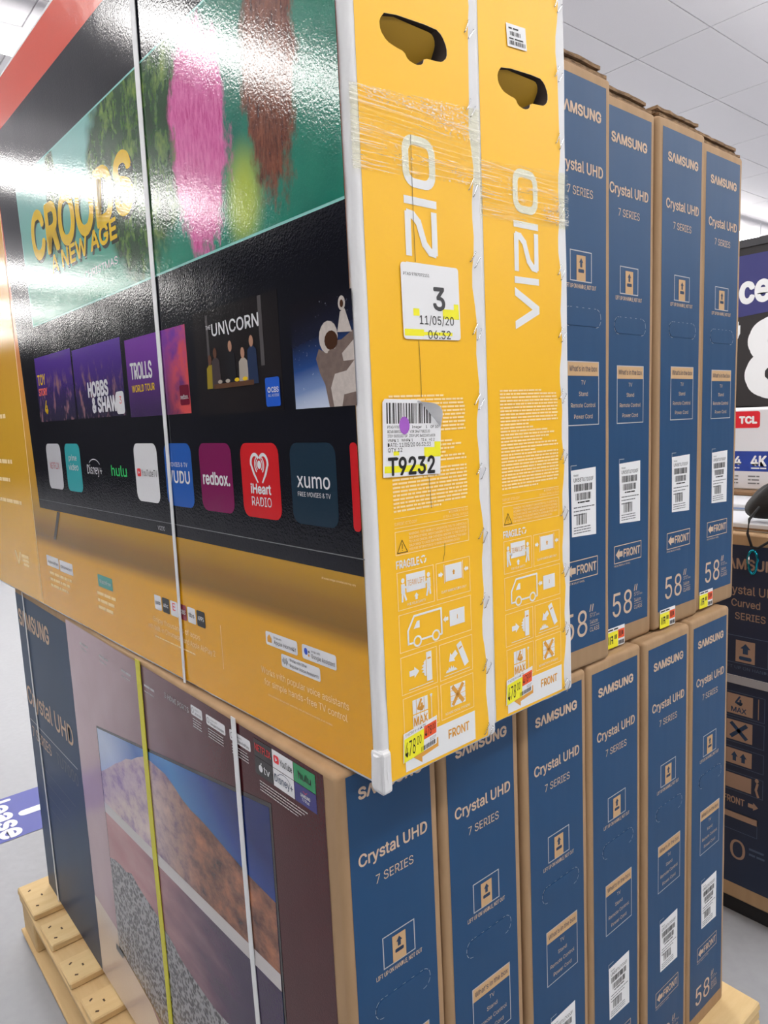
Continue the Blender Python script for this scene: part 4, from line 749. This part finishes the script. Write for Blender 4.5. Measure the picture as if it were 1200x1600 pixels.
m = MB(BRD); m.text('Works with popular voice assistants', -0.238, 0.0765, 0.0088, o1, CREAM, width=0.186); m.text('for simple hands-free TV control', -0.232, 0.0615, 0.0088, o1, CREAM, width=0.176); m.text('Voice assistant devices sold separately. Not all features available on all models.', -0.225, 0.0480, 0.0022, o1, CREAM, width=0.14)
m.build('voice_lettering', v1); m = MB(BRD); m.text('All screen images simulated and may vary', -0.090, 0.2235, 0.0024, o1, CREAM, width=0.062); m.build('fine_print', v1); m = MB(BRD); m.rect(-0.3430, -0.3422, 0.055, 0.120, o1, CREAM); m.build('divider_line', v1)
xs = -0.565
for i, (mt, s, tm) in enumerate(((SWHT, 'xumo', BLACK), (SBLK, 'abc', SWHT), (SWHT, 'E', SRED), (mat('crimson_icon', (130, 24, 46), film=True), 'CBS', SWHT), (SWHT, 'tbs', BLACK), (SBLK, 'APPS', SWHT))):
    m = MB(BRD); a = xs + i * 0.0300; m.rrect(a, a + 0.0262, 0.1055, 0.1300, 0.003, o1, mt); m.text(s, a + 0.0131, 0.1150, 0.0065 if s != 'E' else 0.012, o2, tm, width=0.018 if s != 'E' else 0.010, align='C', bold=0.01); m.build('app_icon', v1)
m = MB(BRD); m.text('Enjoy thousands of apps', -0.575, 0.0830, 0.0088, o1, CREAM, width=0.165); m.text('with built-in Chromecast and Apple AirPlay 2', -0.600, 0.0680, 0.0088, o1, CREAM, width=0.235); m.greek(-0.575, -0.43, 0.0560, 0.0022, o1, CREAM, 1, 3); m.build('apps_lettering', v1)
m = MB(BRD); m.rrect(-0.824, -0.750, 0.1050, 0.1290, 0.003, o1, mat('teal_badge', (60, 150, 140), film=True)); m.text('WatchFree', -0.787, 0.1130, 0.0072, o2, SWHT, width=0.058, align='C'); m.build('badge', v1); m = MB(BRD)
for i in range(3): m.greek(-0.835, -0.735, 0.0880 - i * 0.014, 0.0060, o1, CREAM, 0.95 - .1 * i, i)
m.build('fine_print', v1); m = MB(BRD); m.rrect(-1.142, -1.058, 0.1060, 0.1300, 0.003, o1, SWHT); m.rrect(-1.052, -0.968, 0.1040, 0.1290, 0.003, o1, SWHT); m.text('Apple AirPlay', -1.135, 0.1130, 0.0065, o2, BLACK, width=0.070); m.text('Chromecast', -1.045, 0.1120, 0.0065, o2, BLACK, width=0.070); m.build('badge', v1); m = MB(BRD)
for i in range(3): m.greek(-1.13, -0.975, 0.0880 - i * 0.014, 0.0060, o1, CREAM, 0.95 - .1 * i, i + 6)
m.build('fine_print', v1)
# crushed bottom corner
cc = carton('crushed_corner', -0.018, 0.0045, -0.0035, 0.0115, -0.0055, 0.044, WCART, 0.005, 0.0022, 3, 7, v1, 9)
for p in cc.data.polygons: p.use_smooth = False
# ------------------------------------------------------------------ straps
STW = mat('strap_white', (224, 226, 228), 0.35, bump=0.3, bscale=300); STY = mat('strap_yellow', (206, 200, 30), 0.4, bump=0.3, bscale=300)
def strap(label, mt, x0a, x0b, wa, wb, z0, z1, y, th=0.0012, twist=0.0):
    m = MB(); N = 24; vs = []
    for k in range(N + 1):
        a = k / N; z = z0 + (z1 - z0) * a; x = x0b + (x0a - x0b) * a + 0.002 * math.sin(a * 7); wd = wb + (wa - wb) * a
        vs += [(x - wd / 2, y - th, z), (x + wd / 2, y - th - twist * (1 - a), z), (x + wd / 2, y - 0.0001, z), (x - wd / 2, y - 0.0001, z)]
    fs = []
    for k in range(N):
        for q in range(4): fs.append((4 * k + q, 4 * k + (q + 1) % 4, 4 * k + 4 + (q + 1) % 4, 4 * k + 4 + q))
    m.add(vs, fs + [(0, 3, 2, 1), (4 * N, 4 * N + 1, 4 * N + 2, 4 * N + 3)], mt); o = m.build('plastic_strap', fix=True); tag(o, label, 'strap'); return o
s1 = strap('narrow white plastic strap running down the glossy amber carton', STW, -0.449, -0.472, 0.0165, 0.007, 0.002, V_H - 0.004, -0.0022); s1.location = V1['loc']; s1.rotation_euler = (0, 0, V1['rz'])
strap('yellow plastic strap round the bottom row, crossing the desert picture', STY, -0.587, -0.592, 0.020, 0.019, 0.002, S_H - 0.003, -0.0022)
strap('white plastic strap over the blue sky of the desert picture', STW, -0.239, -0.227, 0.0125, 0.0125, 0.002, S_H - 0.003, -0.0022)
strap('thin pale strap near the far left end of the bottom carton', STW, -1.368, -1.356, 0.007, 0.010, 0.002, S_H - 0.003, -0.0022)
# ------------------------------------------------------------------ floor decal
DBL = mat('decal_blue', (62, 70, 156), 0.4); DWH = mat('decal_white', (226, 228, 236), 0.4)
d = thing('floor_decal', 'blue floor decal with white lettering on the white floor', 'decal', (0, 0, FLOOR))
DD = 0.0015; m = MB(FLR); m.poly([(-2.395, -0.55), (-2.055, -0.58), (-2.055, 0.72), (-2.395, 0.72)], DD, DBL); m.build('blue_sheet', d)
m = MB(FLR); xf = lambda a, b: (-2.385 + a, 0.0 + b); m.text('lease', 0.015, 0.0, 0.085, DD + .001, DWH, width=0.300, bold=0.03, xf=xf); m.rrect(-2.240, -2.195, 0.085, 0.30, 0.02, DD + .001, DWH); m.build('white_lettering', d)
# ------------------------------------------------------------------ stack across the aisle on the right
t = new_mat('dark_navy_print'); t.base(lin((20, 34, 60))); t.b.inputs['Roughness'].default_value = 0.5; DNAVY = MATS['dark_navy_print']
DTAN = mat('dull_tan_print', (150, 122, 104), 0.7); SKID = mat('black_skid', (30, 30, 34), 0.6)
BY = 1.42; BZ0, BZ1 = -0.085, 0.93
def dark_carton(x0, x1, label, text):
    r = thing('television_carton', label, 'carton', (0, BY, 0), 0, 'dark cartons across the aisle')
    carton('carton', x0, x1, 0, 1.5, BZ0, BZ1, KRAFT, 0.006, 0.001, 2, 6, r, 3)
    m = MB(BRD); m.rect(x0 + 0.012, x1 - 0.012, BZ0 + 0.045, BZ1 - 0.030, 0.0004, DNAVY); m.build('navy_panel', r)
    if not text: return r
    c = -0.154; o = 0.0008; DL = mat('dim_line', (70, 84, 108), 0.6)
    m = MB(BRD); m.text('SΛMSUNG', c, 0.838, 0.026, o, DTAN, width=0.158, align='C', bold=0.022); m.build('brand_lettering', r)
    for sx, wx, zx, hx, cx_ in (('Crystal UHD', 0.150, 0.772, 0.022, 0.0), ('Curved', 0.072, 0.738, 0.019, -0.012), ('SERIES', 0.076, 0.704, 0.018, 0.0)):
        m = MB(BRD); m.text(sx, c + cx_, zx, hx, o, DTAN, width=wx, align='C', bold=0.008); m.build('series_lettering', r)
    m = MB(BRD); m.frame(c - 0.065, c + 0.047, 0.585, 0.660, 0.0018, o, DL); m.rect(c - 0.035, c + 0.014, 0.590, 0.648, o, DTAN); m.arrow(c - 0.010, 0.627, 0.028, 0.026, math.pi / 2, 0.001, NINK); m.rrect(c - 0.026, c + 0.006, 0.596, 0.606, 0.004, 0.001, NINK); m.text('LIFT UP ON HANDLE', c - 0.005, 0.570, 0.008, o, DL, width=0.13, align='C'); m.build('lift_pictogram', r)
    m = MB(BRD); m.prism(rpts(c - 0.10, c + 0.060, 0.529, 0.551, 0.009, 4), 0.0005, 0.004, mat('handle_grey', (150, 150, 156), 0.4)); m.build('handle_grip', r)
    for i, zz in enumerate((0.445, 0.372, 0.305, 0.235)):
        m = MB(BRD); hh = 0.055 if i < 2 else 0.042
        m.frame(c - 0.065, c + 0.042, zz - 0.006, zz + hh + 0.006, 0.0014, o, DL); m.rect(c - 0.055, c + 0.012, zz, zz + hh, 0.001, DTAN)
        if i == 0: m.text('4', c - 0.024, zz + 0.026, 0.024, 0.0012, NINK, align='C', bold=0.02); m.text('MAX', c - 0.024, zz + 0.006, 0.013, 0.0012, NINK, align='C', bold=0.02); m.stroke([(c + 0.026, zz), (c + 0.026, zz + hh)], 0.002, o, DTAN)
        if i == 1: m.stroke([(c - 0.042, zz + 0.010), (c - 0.004, zz + 0.046)], 0.010, 0.0012, NINK); m.stroke([(c - 0.042, zz + 0.046), (c - 0.004, zz + 0.010)], 0.010, 0.0012, NINK)
        if i == 2: m.arrow(c - 0.033, zz + 0.022, 0.026, 0.018, math.pi / 2, 0.0012, NINK); m.arrow(c - 0.010, zz + 0.022, 0.026, 0.018, math.pi / 2, 0.0012, NINK)
        if i == 3: m.ell(c + 0.026, zz + 0.042, 0.005, 0.006, 0.001, DTAN, 10); m.stroke([(c + 0.028, zz + 0.034), (c + 0.024, zz + 0.016), (c + 0.030, zz - 0.002)], 0.006, 0.001, DTAN)
        m.build('handling_pictogram', r)
    m = MB(BRD); m.text('FRONT', c - 0.060, 0.193, 0.018, o, DTAN, width=0.055, bold=0.02); m.arrow(c + 0.018, 0.202, 0.026, 0.022, 0, o, DTAN); m.build('front_mark', r)
    m = MB(BRD); m.rect(c - 0.08, c + 0.030, 0.150, 0.168, o, DTAN); m.frame(c - 0.08, c + 0.030, 0.115, 0.168, 0.0014, o, DL); m.build('contents_list', r)
    m = MB(BRD); m.text('0', c - 0.040, 0.035, 0.055, o, DTAN, width=0.040); m.greek(c + 0.01, c + 0.05, 0.075, 0.006, o, DL, 1, 2); m.greek(c + 0.01, c + 0.05, 0.06, 0.006, o, DL, 1, 3); m.build('size_mark', r)
    return r
dark_carton(-0.275, -0.010, 'dark navy curved television carton standing across the aisle at the right edge', True)
dark_carton(-0.545, -0.280, 'dark navy carton beside the curved one, mostly hidden behind the stack', False)
m = MB(); sk = MB(); sk.box(-0.56, 0.04, BY + 0.03, BY + 1.5, FLOOR, BZ0, SKID); tag(sk.build('black_skid'), 'low black skid under the dark cartons across the aisle', 'skid')
# things lying on it
CB = mat('flat_card_white', (206, 208, 214), 0.4, var=0.06, vscale=10); BWN = mat('brown_card', (128, 98, 70), 0.8, var=0.15, vscale=12)
def slab(name, label, x0, x1, y0, y1, z0, z1, rz, mt, edge=None, grp=None):
    r = thing(name, label, 'box', ((x0 + x1) / 2, (y0 + y1) / 2, z0), rz, grp); hx, hy = (x1 - x0) / 2, (y1 - y0) / 2
    carton('body', -hx, hx, -hy, hy, 0, z1 - z0, mt, 0.003, 0.0006, 2, 3, r, 4)
    if edge:
        m = MB(BRD); m.rect(-hx + .004, hx - .004, 0.004, (z1 - z0) * 0.45, hy + 0.0008, edge); m.build('edge_band', r)
    return r
slab('flat_box', 'flat white box lying lowest on the dark cartons', -0.56, 0.08, 1.455, 2.1, 0.9305, 0.952, -0.03, CB, BWN)
slab('flat_box', 'flat white box lying on top of the lowest flat one', -0.62, 0.05, 1.66, 2.2, 0.9525, 0.972, 0.04, CB, mat('pale_blue_band', (120, 140, 176), 0.5))
slab('brown_card_sheet', 'brown cardboard sheet under the white box with red logo', -0.64, 0.10, 1.84, 2.45, 0.9725, 0.985, 0.0, BWN)
r = thing('television_carton', 'white television box with red logo and blue band behind the black pouch', 'carton', (0, 1.90, 0.9855)); TW = mat('white_box', (214, 215, 220), 0.5)
carton('carton', -0.75, 0.30, 0, 0.5, 0, 0.252, TW, 0.004, 0.0006, 2, 4, r, 6)
m = MB(BRD); RED = mat('logo_red', (214, 30, 48), 0.45); m.rrect(-0.455, -0.342, 0.194, 0.246, 0.008, 0.0006, RED); m.text('TCL', -0.378, 0.209, 0.020, 0.0010, WHITE, width=0.052, align='C', bold=0.05); m.build('logo_patch', r)
m = MB(BRD); m.rect(-0.74, 0.29, 0.058, 0.121, 0.0006, mat('band_blue', (30, 62, 150), 0.45)); m.text('4', -0.420, 0.078, 0.026, 0.0010, WHITE, width=0.022, bold=0.03); m.text('4K', -0.366, 0.076, 0.030, 0.0010, WHITE, width=0.045, bold=0.03); m.greek(-0.366, -0.32, 0.066, 0.004, 0.001, WHITE, 1, 2); m.greek(-0.46, -0.40, 0.066, 0.004, 0.001, WHITE, 1, 4); m.text('3', -0.312, 0.09, 0.018, 0.001, WHITE); m.build('blue_band', r)
for u in (-0.375, -0.44):
    m = MB(BRD)
    for i in range(3): m.greek(u, u + 0.035, 0.040 - i * 0.011, 0.004, 0.0006, GREYINK, 1, i)
    m.build('fine_print', r)
# price sign
SG = thing('price_sign', 'tall blue and black price sign standing behind the white box', 'sign', (0, 2.60, 0.93))
BLKP = mat('sign_black', (40, 38, 40), 0.45); BLUP = mat('sign_blue', (52, 54, 112), 0.45); FRM = mat('sign_frame', (58, 58, 62), 0.4)
m = MB(); m.box(-1.25, -0.20, 0.0, 0.02, 0.305, 0.945, BLKP); m.box(-0.78, -0.66, 0.0, 0.02, 0.0, 0.31, FRM); m.build('panel', SG)
m = MB(BRD); m.poly([(-1.24, 0.635), (-0.21, 0.700), (-0.21, 0.905), (-1.24, 0.905)], 0.0008, BLUP); m.build('blue_header', SG)
m = MB(BRD); m.text('ce', -0.722, 0.722, 0.100, 0.0014, WHITE, width=0.112, bold=0.032); m.build('header_lettering', SG)
m = MB(BRD); m.text('78', -0.925, 0.360, 0.275, 0.0012, WHITE, width=0.44, bold=0.04); m.build('price_digits', SG)
m = MB(); m.box(-1.26, -0.19, -0.006, 0.026, 0.935, 0.965, FRM); m.build('top_rail', SG)
# pouch and carabiner
PB = mat('black_fabric', (22, 22, 25), 0.7, bump=0.4, bscale=260); PYL = mat('yellow_fabric', (222, 172, 40), 0.6)
pc = thing('black_pouch', 'soft black pouch with a yellow flash on the flat white boxes', 'pouch', (-0.115, 1.50, 0.966), 0.2)
m = MB()
def pouch(a, b):
    th = 2 * math.pi * a; ph = math.pi * (b - 0.5); n_ = 1 + 0.18 * mnoise.noise(Vector((math.cos(th) * 1.8, math.sin(th) * 1.8, b * 3)))
    return (0.085 * n_ * math.cos(ph) * math.cos(th) + 0.02 * math.sin(ph), 0.045 * n_ * math.cos(ph) * math.sin(th), 0.052 + 0.050 * n_ * math.sin(ph) + 0.02 * math.cos(th) * math.cos(ph))
m.grid(pouch, 28, 18, PB); m.build('body', pc, smooth=True)
m = MB(); m.grid(lambda a, b: (0.005 + 0.075 * a, -0.035 - 0.012 * math.sin(math.pi * a) + 0.02 * b, 0.082 + 0.022 * b + 0.012 * a), 10, 4, PYL); o = m.build('yellow_flash', pc, smooth=True); sd = o.modifiers.new('s', 'SOLIDIFY'); sd.thickness = 0.004
m = MB(); m.tube([(-0.045 + 0.0, -0.040, 0.03), (-0.058, -0.085, 0.005), (-0.060, -0.093, -0.03), (-0.050, -0.094, -0.062)], 0.0035, PB, 8); m.tube([(0.03, -0.04, 0.02), (0.018, -0.085, 0.0), (0.0, -0.093, -0.04), (-0.035, -0.094, -0.066), (-0.050, -0.094, -0.064)], 0.0035, PB, 8); m.build('cord', pc, smooth=True)
cb = thing('carabiner', 'teal metal carabiner hanging from the black pouch over the dark carton', 'carabiner', (-0.144, 1.404, 0.862)); TEAL = mat('teal_anodised', (30, 150, 175), 0.2, 0.9)
m = MB(); R_ = [(0.011 * math.cos(a) * (1.15 if math.sin(a) > 0 else 0.9), 0.0, 0.030 * math.sin(a)) for a in [2 * math.pi * k / 28 for k in range(28)]]; m.tube(R_, 0.0033, TEAL, 8, True); m.build('hook', cb, smooth=True)
m = MB(); m.tube([(-0.0095, 0, -0.014), (-0.0100, 0, 0.016)], 0.0030, STEEL, 8); m.build('gate', cb, smooth=True)
